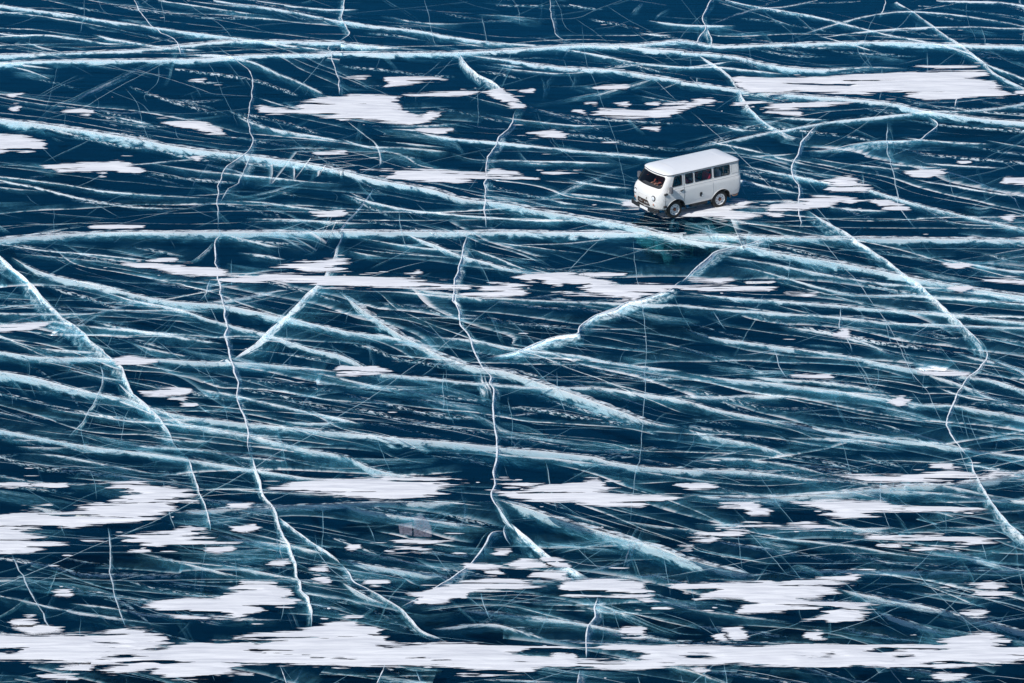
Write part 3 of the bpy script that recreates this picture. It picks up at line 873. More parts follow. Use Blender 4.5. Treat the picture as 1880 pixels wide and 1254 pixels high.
def add_crack(sm, kind, den, ox, oy, pts, rs, k=2.984):
    jag, step, spk, rime = KPAR[kind]
    p = resample(pts, step)
    n = len(p)
    top = ground(p[:, 0], p[:, 1], 0.0)
    seg = np.r_[0, np.cumsum(np.linalg.norm(np.diff(top, axis=0), axis=1))]
    L = seg[-1]
    sd = rs.rand() * 200
    if kind in 'B':
        depth0 = max(0.12, oy / k / 43.0)
    elif kind == 'S':
        depth0 = max(0.1, oy / k / 40.0)
    elif kind == 'H':
        depth0 = 0.15 + 0.0025 * (abs(ox) + abs(oy))
    elif kind == 'W':
        depth0 = 0.16 + 0.0012 * (abs(ox) + abs(oy))
    elif kind == 'J':
        depth0 = 0.10 + 0.002 * (abs(ox) + abs(oy))
    else:
        depth0 = 0.12
    # jaggedness of the mouth, in photo pixels across the line
    tan = np.gradient(top[:, :2], axis=0)
    tan /= np.linalg.norm(tan, axis=1, keepdims=True) + 1e-9
    nor = np.stack([-tan[:, 1], tan[:, 0]], 1)
    if nor[:, 1].mean() < 0: nor = -nor               # across the crack, pointing away from the shore we look from
    nb = VN.fbm(seg * (1.4 if kind in 'JL' else 0.7), np.full(n, sd), 4) - 0.5
    nb2 = VN.fbm(seg * 0.30, np.full(n, sd + 50), 3) - 0.5
    amp = jag * 2.2
    if kind == 'J':                                   # open cracks break in short straight steps
        kn = np.cumsum(0.35 + 0.9 * rs.rand(int(L / 0.4) + 4))
        nb = np.interp(seg, kn, rs.normal(0, 0.32, len(kn))) + 0.5 * nb
        nb2 = nb2 * 0.5
    disp = amp * nb + (0.35 if kind in 'BSH' else 0.22) * nb2 * (1 if L > 4 else .4)
    top[:, :2] += nor * disp[:, None]
    ends = np.clip(np.minimum(seg, L - seg) / max(0.8, (0.40 if kind == 'H' else 0.28 if (kind in 'BS' and den < .6) else 0.10) * L), 0, 1)
    edge = np.where((p[:, 0] < 12) | (p[:, 0] > 1868) | (p[:, 1] < 12) | (p[:, 1] > 1242), 1.0, ends ** 0.7)
    edge = np.maximum(edge, ends ** 0.7)
    dn = den * (0.03 + 0.97 * edge)
    varw = 0.65 + 0.8 * VN.fbm(seg * 0.22, np.full(n, sd + 90), 3)
    offx = ox / k * varw
    offy = oy / k * varw * (0.3 + 0.7 * ends ** 0.5)
    dep = depth0 * varw * (0.3 + 0.7 * ends ** 0.5) if kind in 'BS' else np.full(n, depth0)

    def sheet(shift, dscale, dfac, seed, soft=0.4):
        rows, vsx = [], (0.0, 0.14, 0.42, 0.72, 1.0)
        d = dep * dscale
        bot = ground(p[:, 0] + offx * dscale, p[:, 1] + offy * dscale, -d)
        bot[:, :2] += nor * (disp * 0.5)[:, None]
        t0, b0 = top.copy(), bot.copy()
        if shift:
            sh = shift * (0.35 + 1.3 * VN.fbm(seg * 0.11, np.full(n, seed), 3)) + 0.5 * min(1.0, abs(shift)) * (VN.fbm(seg * 0.16, np.full(n, seed + 5), 3) - 0.5)
            t0[:, :2] += nor * sh[:, None]
            b0[:, :2] += nor * (sh * (1.2 + 0.5 * (seed % 1.0)))[:, None]
        zt = -0.006 - 0.006 * (seed % 1.0)
        for vv in vsx:
            r = t0 * (1 - vv) + b0 * vv
            wob = 0.16 * vv * (VN.fbm(seg * 0.9, np.full(n, seed * 1.7 + vv * 3), 3) - 0.5) * min(1.0, 1.6 * depth0)
            r[:, :2] += nor * wob[:, None]
            r[:, 2] = zt - vv * d
            rows.append(r)
        sm.strip(rows, seg, vsx, dn * dfac, spk, seed, np.maximum(d, 0.15) if kind not in 'HW' else np.full(n, 0.03 * math.hypot(ox, oy) * .5 + .3), 0, soft)

    if kind == 'L':
        sheet(0.0, 1.0, 0.35, sd, 0.6)
    elif kind == 'J':
        sheet(0.0, 1.0, 1.0, sd, 0.4)
        sheet(0.0, 2.4, 1.4, sd + 3.3, 1.0)
    elif kind == 'H':
        sheet(0.0, 1.0, 1.2, sd, 0.8)
        if den >= .52: sheet(0.15, 0.6, 0.8, sd + 5.5, 0.6)
    elif kind == 'W':
        sheet(0.0, 1.0, 1.15, sd, 0.0)
        sheet(-0.04, 1.5, 0.4, sd + 5.5, 0.9)
    elif kind == 'S':
        sheet(0.0, 1.0, 1.0, sd, 0.15)
    else:
        sheet(0.0, 1.15, 1.0, sd, 0.0)
        if oy >= 20 and den >= .5:
            sheet(-0.05, 1.7, 0.36, sd + 3.9, 0.92)
            sheet(0.85 + 0.5 * rs.rand(), 0.6, 0.5, sd + 7.7, 0.2)
        if oy >= 30:
            sheet(1.5 + 0.6 * rs.rand(), 0.5, 0.45, sd + 15.1, 0.1)
            sheet(2.4 + 0.8 * rs.rand(), 0.35, 0.45, sd + 19.3, 0.1)
    brk = 0.0
    if kind == 'B' and den >= 0.5:
        rime, brk = (0.13 if den < 1 else 0.22) * min(1.0, den), (0.9 if den < 1 else 0.6)
    if kind == 'S':
        rime, brk = 0.10, 1.0
    if rime:
        wv = rime * (0.30 + 1.2 * VN.fbm(seg * 2.2, np.full(n, sd + 33), 3)) * (0.4 + 0.6 * ends) * (0.6 + 0.4 * den)
        lo, hi = top.copy(), top.copy()
        lo[:, :2] -= nor * (wv * (0.5 if kind in 'JL' else 0.0))[:, None]
        hi[:, :2] += nor * (wv * (0.5 if kind in 'JL' else 1.0))[:, None]
        lo[:, 2] = hi[:, 2] = 0.0015 + 0.002 * rs.rand()
        sm.strip([lo, hi], seg, (0.0, 1.0), np.clip(dn * (1.4 if kind == 'J' else 0.8), 0, 1), 0.0, sd, np.full(n, .1), 1, brk)


rs = np.random.RandomState(11)
entries = [l.split('|') for l in CRACKS.strip().splitlines()]
parsed = []
for head, pts in entries:
    kd, dn, ox, oy = head.split()
    P = parse(pts)
    # cracks that leave the surveyed part run on beyond it
    for end in (0, -1):
        e0, e1 = P[end], P[1 if end == 0 else -2]
        if e0[0] < 8 or e0[0] > 1870:
            t = (e0 - e1) / np.linalg.norm(e0 - e1) * (260 + 420 * rs.rand())
            q = np.array([e0 + t * .5 + [0, rs.normal(0, 6)], e0 + t + [0, rs.normal(0, 14)]])
            P = np.vstack([q[::-1], P]) if end == 0 else np.vstack([P, q])
    parsed.append((kd, float(dn), float(ox), float(oy), P))
parsed.sort(key=lambda e: -np.linalg.norm(np.diff(e[4], axis=0), axis=1).sum() * (1.0 + e[3] / 30))
rest = SheetMesh()
for i, e in enumerate(parsed):
    if i < 300:
        sm = SheetMesh()
        add_crack(sm, *e, rs)
        sm.build('crack', ice)
    else:
        add_crack(rest, *e, rs)

# splinters that peel off the broad cracks at a small angle
spl = []
for e in parsed:
    if e[0] != 'B' or e[1] < 0.5: continue
    P = e[4]
    Lp = np.linalg.norm(np.diff(P, axis=0), axis=1).sum()
    for _ in range(int(Lp / 200) + 1):
        k = rs.randint(len(P) - 1)
        t = rs.rand()
        a = P[k] * (1 - t) + P[k + 1] * t
        dirv = (P[k + 1] - P[k]) / np.linalg.norm(P[k + 1] - P[k]) * rs.choice([1, -1])
        ang = R(rs.normal(0, 5))
        sc = 0.5 + 0.5 * a[1] / 1254
        Ls = rs.uniform(60, 230) * sc
        c, s_ = math.cos(ang), math.sin(ang)
        d2 = np.array([dirv[0] * c - dirv[1] * s_, dirv[0] * s_ + dirv[1] * c])
        bend = np.array([-d2[1], d2[0]]) * rs.normal(0, .04) * Ls
        pts = np.array([a, a + d2 * Ls * .33 + bend * .5, a + d2 * Ls * .66 + bend, a + d2 * Ls + bend * 1.2])
        spl.append((rs.choice(['B', 'S', 'S']), rs.uniform(.35, .75), 0.0, rs.uniform(9, 26) * sc, pts))

# the countless finer cracks: families that run with their neighbours
def rand_crack(x, y, kind, ang, length, den, oy, curve=0.0, ox=0.0):
    n = max(3, int(length / 90) + 1)
    t = np.linspace(-0.5, 0.5, n)
    a = R(ang) + curve * t
    px = x + np.cumsum(np.cos(a)) * length / n - length / 2 * math.cos(R(ang))
    py = y + np.cumsum(np.sin(a)) * length / n - length / 2 * math.sin(R(ang))
    py += rs.randn(n) * length * 0.004
    return kind, den, ox, oy, np.stack([px, py], 1)


for i in range(90):
    x, y = rs.uniform(-60, 1940), rs.uniform(-40, 1300)
    sc = 0.55 + 0.45 * y / 1254
    add_crack(rest, *rand_crack(x, y, 'H', rs.normal(7, 5), rs.uniform(140, 420) * sc, rs.uniform(.25, .5), rs.uniform(60, 120) * sc, rs.normal(0, .2)), rs)
for i in range(460):
    x, y = rs.uniform(-60, 1940), rs.uniform(-40, 1300)
    sc = 0.5 + 0.5 * y / 1254
    ang = rs.choice([rs.normal(42, 10), rs.normal(-28, 10), rs.normal(78, 8), rs.normal(20, 5), rs.normal(-12, 4)])
    add_crack(rest, *rand_crack(x, y, 'L', ang, rs.uniform(50, 330) * sc * (0.6 if abs(ang) > 60 else 1), rs.uniform(.3, .7), rs.uniform(4, 14), rs.normal(0, .25), rs.choice([-10, 10])), rs)
for i in range(90):
    x, y = rs.uniform(-60, 1940), rs.uniform(-40, 1300)
    sc = 0.55 + 0.45 * y / 1254
    ang = rs.choice([rs.normal(45, 12), rs.normal(-38, 14), rs.normal(75, 10), rs.normal(-70, 10)])
    add_crack(rest, *rand_crack(x, y, 'H', ang, rs.uniform(80, 260) * sc, rs.uniform(.25, .5), rs.uniform(8, 18), rs.normal(0, .3), rs.choice([-1, 1]) * rs.uniform(14, 34)), rs)
for i in range(1100):
    inside = i < 740
    x = rs.uniform(-40, 1920) if inside else rs.choice([rs.uniform(-1200, -30), rs.uniform(1910, 3080)])
    y = rs.uniform(-80, 1330) if inside else rs.uniform(-250, 1500)
    sc = 0.55 + 0.45 * y / 1254
    g = rs.rand()
    if g < 0.16:
        e = rand_crack(x, y, 'L', rs.normal(7, 4), rs.uniform(160, 620) * sc, rs.uniform(.45, .9), 12, rs.normal(0, .12))
    elif g < 0.46:
        e = rand_crack(x, y, 'S', rs.normal(8, 4), rs.uniform(120, 420) * sc, rs.uniform(.45, .95), rs.uniform(12, 24) * sc, rs.normal(0, .15))
    elif g < 0.68:
        e = rand_crack(x, y, 'B', rs.normal(7, 5), rs.uniform(160, 520) * sc, rs.uniform(.35, .7), rs.uniform(16, 60) * sc, rs.normal(0, .12))
    elif g < 0.82:
        e = rand_crack(x, y, 'L', rs.normal(-14, 7), rs.uniform(100, 350) * sc, rs.uniform(.2, .45), 6, rs.normal(0, .3))
    elif g < 0.93:
        e = rand_crack(x, y, 'L', rs.choice([1, -1]) * rs.normal(62, 16), rs.uniform(40, 160) * sc, rs.uniform(.25, .5), 5, rs.normal(0, .9), 8)
    else:
        e = rand_crack(x, y, 'H', rs.choice([1, -1]) * rs.normal(40, 18), rs.uniform(40, 150) * sc, rs.uniform(.2, .45), 16, rs.normal(0, .5), 22)
    add_crack(rest, *e, rs)
for e in spl:
    add_crack(rest, *e, rs)
hair = rest.build('fine_cracks', ice)
hair['kind'] = 'stuff'

# ------------------------------------------------------------------ wind-blown snow lying on the ice
# label | streakiness | outline [# hole outlines]
SNOW = '''
short white snow patch cut by the left border, above the small lens-shaped patch|.5|A -60,735 0,735 120,742 230,770 245,815 150,830 60,825 0,838 -60,838
lens-shaped white snow patch with a frayed right end, upper left|.5|A 235,910 330,900 560,890 640,878 720,890 760,920 795,950 720,955 600,935 450,940 330,945
small comma-shaped white snow patch left of the hooked patch|.4|A 885,670 960,660 1060,655 1120,670 1210,700 1225,735 1150,738 1080,710 960,690
large white snow patch with a hooked right end, top centre-left|.7|A 1410,590 1440,575 1500,590 1620,595 1640,560 1760,535 1880,530 B 60,520 200,520 330,530 280,560 330,580 360,620 440,640 480,610 550,615 530,645 440,680 400,690 350,680 200,665 0,660 A 1880,660 1700,625 1500,625 1420,615
thin white snow patch just above the hooked patch|.5|B 245,425 400,420 560,428 540,445 420,455 330,470 240,480 270,455
thin straight snow strip joining the hooked patch to a crack|.5|B 340,518 500,508 650,501 760,503 700,522 500,527 400,527
slanting white snow patch along a diagonal crack, top centre|.35|B 775,508 830,490 880,485 930,520 1010,580 1015,598 920,597 945,580 900,562 850,538 800,518
little pointed snow patch below the slanting patch on the crack|.5|B 1020,725 1100,720 1180,710 1240,735 1235,755 1160,755 1080,745
curved white snow patch above and left of the van roof|.7|B 1390,612 1440,592 1560,597 1680,610 1760,590 1880,575 C 100,540 160,538 195,555 100,575 80,590 0,608 B 1790,640 1600,647 1450,642 1400,632
long pale snow strip left of the van, crossed by a thin crack|.7|B 150,930 400,925 600,935 800,950 830,930 880,925 950,945 1090,985 950,985 850,978 760,985 650,1003 500,995 380,985 260,970 300,955
thin snow sliver between the long strip and the van|.4|B 1105,947 1180,940 1330,928 1285,946 1180,957
ragged white snow patch under the van's front bumper|.7|V 70,892 150,830 280,823 360,860 430,920 490,962 400,966 310,952 330,915 290,905
streaked white snow patch under and behind the van's wheels|.8|V 560,990 640,960 760,950 1000,900 1250,850 1400,850 1480,880 1560,820 1700,822 1790,842 1640,872 1720,900 1600,922 1500,948 1860,1010 1700,1035 1600,1072 1400,1064 1100,1034 950,1047 860,1047 760,1040 640,1030
biggest snow sheet of the upper right, long and flat-topped|.6|C 270,430 345,418 500,432 700,420 1050,402 1400,390 1675,388 1695,412 1560,432 1720,445 1745,480 1790,505 1830,522 1760,532 1600,532 1450,547 1330,547 1220,522 1120,502 1000,517 850,512 700,502 500,517 400,507 330,487 # C 640,455 930,462 920,472 760,466
small snow patch at the right border beyond the biggest upper sheet|.6|C 1810,497 1880,488 1960,488 1960,522 1880,517 1830,508
thin snow strip just above the flat-topped upper right sheet|.7|C 1290,360 1640,360 1645,372 1400,374
streaky snow strip below the flat-topped upper right sheet|1.1|C 465,602 520,570 700,553 930,557 850,577 700,587 560,602
small streaked snow wisp on the crack above the van's rear|1.1|C 300,565 440,552 420,575 370,590 310,585
small white snow patch right of the van, far side of two cracks|.5|C 1220,947 1300,930 1440,930 1440,957 1370,972 1280,967
small snow patch at the right border level with the van windows|.5|C 1750,1002 1780,973 1880,978 1950,980 1950,1018 1880,1018 1770,1007
upper white snow patch right of the van, blunt right end|.8|C 780,987 900,968 960,985 1000,1010 1055,1030 1000,1052 820,1052 790,1022 850,1002
wide white snow patch behind the van, cut by a jagged crack|.7|C 470,1142 500,1115 600,1108 680,1118 660,1090 780,1073 900,1080 1000,1100 940,1117 880,1104 800,1132 700,1144 640,1154 480,1160
slanting white snow patch trailing down right, behind the van|.6|C 1030,1095 1130,1093 1200,1120 1260,1154 1120,1152 1080,1122
left streaked snow strip below the long horizontal crack|.9|D 690,200 800,196 1030,193 1060,213 1180,220 1285,247 1180,268 1060,265 960,252 870,232 760,217
thin snow strip right under the left streaked strip|1.1|D 1190,277 1300,263 1500,267 1560,285 1400,303 1230,298
streaked snow tuft where a pale slab crack meets the horizontal crack|1.2|D 1530,217 1700,183 1850,167 1880,176 E 30,205 0,240 D 1700,248 1590,227
sparse snow streaks in the middle of the ice, left of centre|1.6|D 1300,243 1500,240 1880,250 E 180,260 400,270 560,282 660,322 680,338 500,345 300,338 0,332 D 1700,318 1540,300
main bright snow drift below the van, centre right|.9|E 960,270 1050,253 1250,253 1330,265 1430,290 1540,310 1700,313 1880,318 F 160,313 400,318 525,330 480,345 200,348 80,348 0,342 E 1780,352 1660,374 1600,394 1500,372 1360,352 1330,312 1240,302 1200,317 1130,302 1060,282 1020,292
thin sparse snow strip left of the bright centre drift|1.4|E 660,362 780,328 860,308 960,298 1045,332 1000,352 1070,380 850,386 720,378
thin snow strip under the bright centre drift|1.3|E 1180,352 1500,365 1620,382 1500,392 1300,376
big ragged snow field at the left border, lower left|.8|G -80,340 0,342 100,325 300,320 470,300 380,285 560,270 680,240 760,215 640,205 580,185 610,165 700,150 780,155 860,175 1050,195 1000,212 1110,238 1070,265 960,300 880,320 940,325 860,355 700,378 560,380 420,397 250,404 100,427 200,445 260,462 200,482 360,497 150,512 245,522 180,537 0,540 -80,540
streaky snow patch right below the big left snow field|1.0|G 460,476 700,478 760,460 710,440 900,430 1000,405 1080,398 1060,430 1165,455 1050,470 1290,486 1000,492 880,502 760,508 650,487
thin snow strip cut by the left border above the left snow field|.7|G -60,160 0,160 60,156 160,165 172,182 60,184 0,178 -60,178
long white snow strip left of the central crack, frayed left end|.8|G 1480,182 1600,158 1680,143 1880,130 H 120,126 300,126 560,130 690,150 600,167 500,190 560,215 450,237 300,242 100,242 0,237 G 1880,227 1740,212 1600,197
long white snow strip right of the central crack, peaked top|.7|H 840,206 950,194 1050,183 1200,163 1280,148 1380,133 1422,148 1432,173 1480,195 1600,215 1750,223 1885,230 1760,258 1650,283 1450,283 1300,264 1050,257 930,242
scattered snow streaks above the peaked snow strip|1.5|H 880,150 1180,146 1130,172 1000,185 890,168
winged grey-white snow patch with a notched top, lower left|.5|G 790,830 880,803 1060,793 1190,785 1230,765 1400,745 1260,738 1330,698 1490,698 1502,725 1592,740 1572,775 1640,805 1590,827 1480,837 1430,862 1330,877 1310,908 1240,892 1130,897 1000,897 940,882 890,857
great white snow band running across the whole bottom of the ice|.6|G -80,985 0,988 200,990 400,985 560,975 680,953 830,965 800,980 910,1000 935,1030 850,1050 770,1075 900,1070 1050,1035 1200,1030 1340,1020 1290,1010 1400,985 1620,965 1750,940 1820,910 1880,890 H 90,888 100,930 180,950 240,1000 260,1030 400,1037 900,1040 1000,1045 1300,1040 1600,1045 1880,1050 I 300,1060 600,1045 900,1038 1200,1045 1430,1050 1420,1030 1560,988 1650,978 1760,990 1720,1010 1820,1020 1750,1045 1880,1055 1960,1055 1960,1130 1880,1130 1700,1142 1550,1152 1400,1168 1200,1172 1000,1163 850,1178 600,1162 300,1153 0,1158 H 1700,1172 1550,1183 1400,1177 1250,1167 1140,1162 1050,1192 920,1203 700,1213 640,1203 780,1182 650,1167 500,1152 300,1157 150,1163 0,1148 G 1650,1152 1400,1152 1300,1162 1250,1192 1370,1207 1200,1212 1050,1227 950,1227 860,1202 830,1192 880,1172 760,1192 640,1202 540,1192 700,1157 540,1147 350,1137 120,1127 0,1132 -80,1132 # H 930,1082 1050,1066 1400,1060 1560,1075 1680,1095 1600,1122 1400,1132 1280,1124 1262,1100 1190,1092 1150,1118 1000,1114 # I 0,1100 60,1092 120,1090 180,1112 60,1124 # I 1050,1070 1160,1066 1110,1082 # I 690,1112 850,1098 790,1118 # I 1140,1117 1250,1103 1190,1124 # G -20,1078 40,1070 90,1080 40,1094 # G 1395,1042 1440,1034 1410,1050 # G 570,1043 640,1034 670,1046 600,1052
pale snow patch with a ragged tail, bottom centre, below the forked crack|.8|H 370,770 520,740 660,690 800,683 950,693 1155,720 1000,737 850,747 720,747 680,777 580,797 625,822 500,832 430,817 440,787
blocky white snow patch beside the bottom centre crack|.6|H 1215,700 1360,683 1500,688 1685,700 1660,720 1725,770 1640,788 1450,783 1350,773 1220,768
small snow patch hanging below the blocky patch|.5|H 1640,790 1720,788 1760,820 1840,828 1800,853 1720,853 1670,822
thin snow lens under the frosted square|.7|H 275,465 360,458 590,475 500,492 340,492
second thin snow lens lower under the frosted square|.8|H 250,542 340,513 430,513 505,530 360,544
long thin snow strip tapering right, lower right under a broad crack|.7|I 600,260 770,253 1120,256 1200,280 1500,288 1700,300 1500,311 1100,310 1000,322 1055,342 900,345 790,332 840,307 720,282
broken white snow strip above the broad lower right crack|1.1|I 850,122 980,116 1080,116 1240,123 1340,93 1420,83 1565,93 1565,112 1710,128 1500,141 1280,151 1020,148 960,132
small snow patch at the right of the broken strip, beside a crack|.7|I 1640,107 1720,90 1825,105 1700,118
small twin-humped snow patch, left of the lower right strips|.7|I 50,432 80,418 200,428 240,410 332,420 320,443 160,443 80,443
small snow wisp between two thin horizontal cracks, lower right|.8|I 335,390 400,373 520,383 590,398 700,373 785,383 785,402 680,408 560,404 440,398
thin snow strip along the hairline crack near the right border|.8|I 930,435 1100,436 1395,445 1150,457 1250,468 1400,456 1600,460 1815,470 1650,492 1500,500 1320,500 1200,482 1080,462
tiny snow pad below the thin strip by the hairline crack|.8|I 1255,522 1330,506 1405,520 1300,533
large lobed white snow patch with dark bays, lower right|.5|I -20,705 200,700 400,700 480,688 560,705 640,688 800,688 945,712 800,727 855,745 750,757 855,770 700,792 640,792 800,810 1035,825 960,837 1045,860 960,882 1005,900 900,917 840,930 790,912 700,924 660,917 720,900 790,877 820,845 760,852 620,847 520,862 420,867 310,870 350,837 400,815 330,797 210,787 95,800 180,750 80,747 -20,738
pointed snow cap just above the large lobed patch|.8|I 755,682 880,653 940,638 985,665 995,687 900,696
upper of two small flat snow pads near the right border|.5|I 1570,714 1700,703 1780,715 1740,735 1640,732
lower of two small flat snow pads near the right border|.5|I 1605,757 1700,748 1820,765 1720,777 1640,772
small flat snow patch at the bottom right edge|.7|I 1355,1217 1400,1198 1555,1205 1500,1227 1420,1237
'''
FLECKS = '''A 360,612 450,602 505,610 490,628 420,620|A 40,517 120,508 70,527|A 65,597 95,588 82,607|A 1050,440 1115,433 1090,447|A 1720,1167 1880,1158 1880,1177 1760,1182|A 510,1242 700,1235 780,1240 620,1250|A 1740,840 1880,833 1880,852 1800,854|A 1060,862 1110,860 1085,872|A 530,957 570,948 560,964
B 990,497 1050,491 1042,502|B 40,423 140,422 130,430|B 1400,480 1560,470 1570,482 1480,485|B 1520,570 1572,563 1560,577|B 1360,568 1402,566 1390,575|B 1690,570 1742,566 1730,575|B 1790,573 1880,560 1880,570|B 1280,605 1310,602 1322,617|B 430,712 610,710 540,730|B 1670,705 1740,703 1730,713|B 1440,772 1500,766 1490,776
C 480,612 640,613 650,626 560,622|C 1520,888 1570,886 1560,895|C 470,1167 560,1163 530,1182|C 1770,1192 1812,1186 1800,1207|D 820,177 900,168 948,182 880,190|D 790,902 950,888 1030,898 1000,912 860,918|D 940,935 1010,930 990,945|D 1010,970 1058,966 1050,978|D 640,722 700,710 845,730 760,744 660,737|D -10,548 150,533 245,533 150,553 -10,563
E 1330,258 1440,252 1540,258 1440,266|E 370,257 432,243 402,265|E 0,765 180,763 270,790 150,803 0,803|F 50,285 270,283 210,294|F 370,307 500,304 490,312|F 1450,203 1560,203 1500,217|F 1680,287 1800,273 1900,290 1900,304 1750,294|F 1480,332 1585,326 1540,345|F 620,806 800,810 810,818|F 1300,790 1560,797 1450,800|F 590,360 735,362 700,367|F 1160,952 1200,933 1242,950 1200,968|F 860,590 895,560 915,600
G 190,172 345,174 260,185|G 1145,522 1260,513 1272,525 1200,538|G 1288,407 1385,394 1392,411 1320,418|G 720,522 800,513 795,530|G 1728,627 1790,618 1772,638|G 1728,682 1768,660 1780,692|G 315,764 382,750 370,772|G 1500,592 1565,587 1560,595|G 1265,280 1365,278 1350,285|G 75,917 160,898 172,932 100,934|G 100,947 240,950 330,966 180,978|G 345,1172 500,1158 490,1182 400,1188|G 240,1212 420,1206 400,1222|G 130,292 270,282 240,296
H 50,507 88,503 70,522|H 860,538 910,533 890,543|H 820,656 862,652 850,661|H 700,615 860,617 800,621|H 1835,722 1900,708 1900,748|H 1555,962 1645,958 1645,998 1570,992|H 145,697 235,700 190,711|H 1055,662 1220,656 1230,674|H 930,607 1000,583 1135,605 1000,614|H 1115,577 1180,578 1235,602 1150,602|H 1155,1117 1200,1094 1262,1105 1240,1122
I 1385,67 1462,60 1472,77|I -10,165 140,163 175,178 60,183|I 1105,492 1205,490 1190,499|I 50,467 180,463 160,470|I 0,512 60,509 50,516|I 230,277 380,278 475,320 400,322 350,288|I 1565,877 1672,868 1600,885|I 255,972 320,957 345,1000 290,1003|I 203,1003 228,993 222,1008|I 698,992 750,968 755,1008 730,1010|I 88,1192 132,1188 120,1198'''


def sdf(px, py, poly, ys):
    """signed distance (inside > 0) in metres, the y axis weighted by ys."""
    q = poly.copy()
    q[:, 1] *= ys
    X, Y = px, py * ys
    d2 = np.full(X.shape, 1e9)
    ins = np.zeros(X.shape, bool)
    for (x0, y0), (x1, y1) in zip(q, np.roll(q, -1, 0)):
        ex, ey = x1 - x0, y1 - y0
        t = np.clip(((X - x0) * ex + (Y - y0) * ey) / (ex * ex + ey * ey + 1e-12), 0, 1)
        d2 = np.minimum(d2, (X - x0 - t * ex) ** 2 + (Y - y0 - t * ey) ** 2)
        c = (y0 > Y) != (y1 > Y)
        xi = x0 + (Y - y0) / (y1 - y0 if abs(y1 - y0) > 1e-12 else 1e-12) * ex
        ins ^= c & (X < xi)
    d = np.sqrt(d2)
    return np.where(ins, d, -d)


VS = VNoise(21)


def snow_grid(name, polys, holes, streak, gx=0.045, gy=0.042):
    allp = np.vstack(polys)
    x0, y0 = allp.min(0) - np.array([1.6 * streak + .4, 0.25])
    x1, y1 = allp.max(0) + np.array([1.6 * streak + .4, 0.25])
    nx, ny = int((x1 - x0) / gx) + 2, int((y1 - y0) / gy) + 2
    X, Y = np.meshgrid(x0 + gx * np.arange(nx), y0 + gy * np.arange(ny))
    # wind rows: every thin row is dragged along x by its own amount
    row = VS.fbm(X * 0.16 + 40, Y * 5.5, 2) - 0.5
    rowf = VS(X * 0.5 + 9, Y * 10.0) - 0.5
    Xw = X + streak * (0.6 * row + 0.5 * rowf) * (1.0 if streak < 1.0 else 1.6)
    Yw = Y + 0.14 * (VS.fbm(X * 0.9, Y * 0.9 + 70, 3) - 0.5) + Y * 0
    ys = 0.7
    d = np.full(X.shape, -1e9)
    for p in polys:
        d = np.maximum(d, sdf(Xw, Yw, p, ys))
    for h in holes:
        d = np.minimum(d, -sdf(Xw, Yw, h, ys))
    fine = VS.fbm(X * 0.55 + 5, Y * 8.0 + 11, 3) - 0.5
    f = d + (0.10 + 0.22 * streak) * fine - (max(0, streak - 0.9) * 0.16)
    cell = (f[:-1, :-1] + f[1:, :-1] + f[:-1, 1:] + f[1:, 1:]) * 0.25 > -0.22
    if cell.sum() < 4:
        return None
    used = np.zeros(X.shape, bool)
    used[:-1, :-1] |= cell; used[1:, :-1] |= cell; used[:-1, 1:] |= cell; used[1:, 1:] |= cell
    idx = -np.ones(X.shape, int)
    idx[used] = np.arange(used.sum())
    h = np.clip(f / 0.40, 0, 1)
    rip = VS.fbm(X * 0.45 + Y * 0.12 + 3, Y * 3.0 - X * 0.15, 3)
    Z = 0.004 + h * (0.008 + 0.045 * rip)
    jx = gx * 0.45 * (VS(X * 31, Y * 17) - 0.5)
    V = np.stack([(X + jx)[used], Y[used], Z[used]], 1)
    j, i = np.nonzero(cell)
    Fc = np.stack([idx[j, i], idx[j, i + 1], idx[j + 1, i + 1], idx[j + 1, i]], 1)
    return V, Fc, f[used]


def fast_mesh(name, V, Fc, edge, mat, parent=None, smooth=True):
    me = bpy.data.meshes.new(name)
    k = Fc.shape[1]
    me.vertices.add(len(V)); me.vertices.foreach_set('co', np.ascontiguousarray(V, dtype=np.float32).ravel())
    me.loops.add(Fc.size); me.loops.foreach_set('vertex_index', Fc.ravel().astype(np.int32))
    me.polygons.add(len(Fc))
    me.polygons.foreach_set('loop_start', np.arange(0, Fc.size, k, dtype=np.int32))
    me.polygons.foreach_set('loop_total', np.full(len(Fc), k, dtype=np.int32))
    me.polygons.foreach_set('use_smooth', np.full(len(Fc), smooth))
    me.materials.append(mat)
    at = me.attributes.new('edge', 'FLOAT', 'POINT')
    at.data.foreach_set('value', np.asarray(edge, dtype=np.float32))
    me.update(calc_edges=True)
    me.validate()
    return link(bpy.data.objects.new(name, me), parent)


def to_ground(s):
    p = parse(s)
    return ground(p[:, 0], p[:, 1])[:, :2].copy()


frays = []
for line in SNOW.strip().splitlines():
    label, streak, geom = line.split('|')
    parts = geom.split('#')
    outline = to_ground(parts[0])
    got = snow_grid('snow_patch', [outline], [to_ground(h) for h in parts[1:]], float(streak))
    if got is None:
        print('EMPTY snow', label); continue
    o = fast_mesh('snow_patch', *got, M_SNOW)
    tag(o, label, 'snow patch', 'snow patches on the ice', 'thing')
    frays.append((outline, float(streak)))

VV, FF, EE, nv = [], [], [], 0
for s in FLECKS.replace('\n', '|').split('|'):
    got = snow_grid('f', [to_ground(s)], [], 0.35, 0.04, 0.05)
    if got is None: continue
    VV.append(got[0]); FF.append(got[1] + nv); EE.append(got[2] + .10); nv += len(got[0])
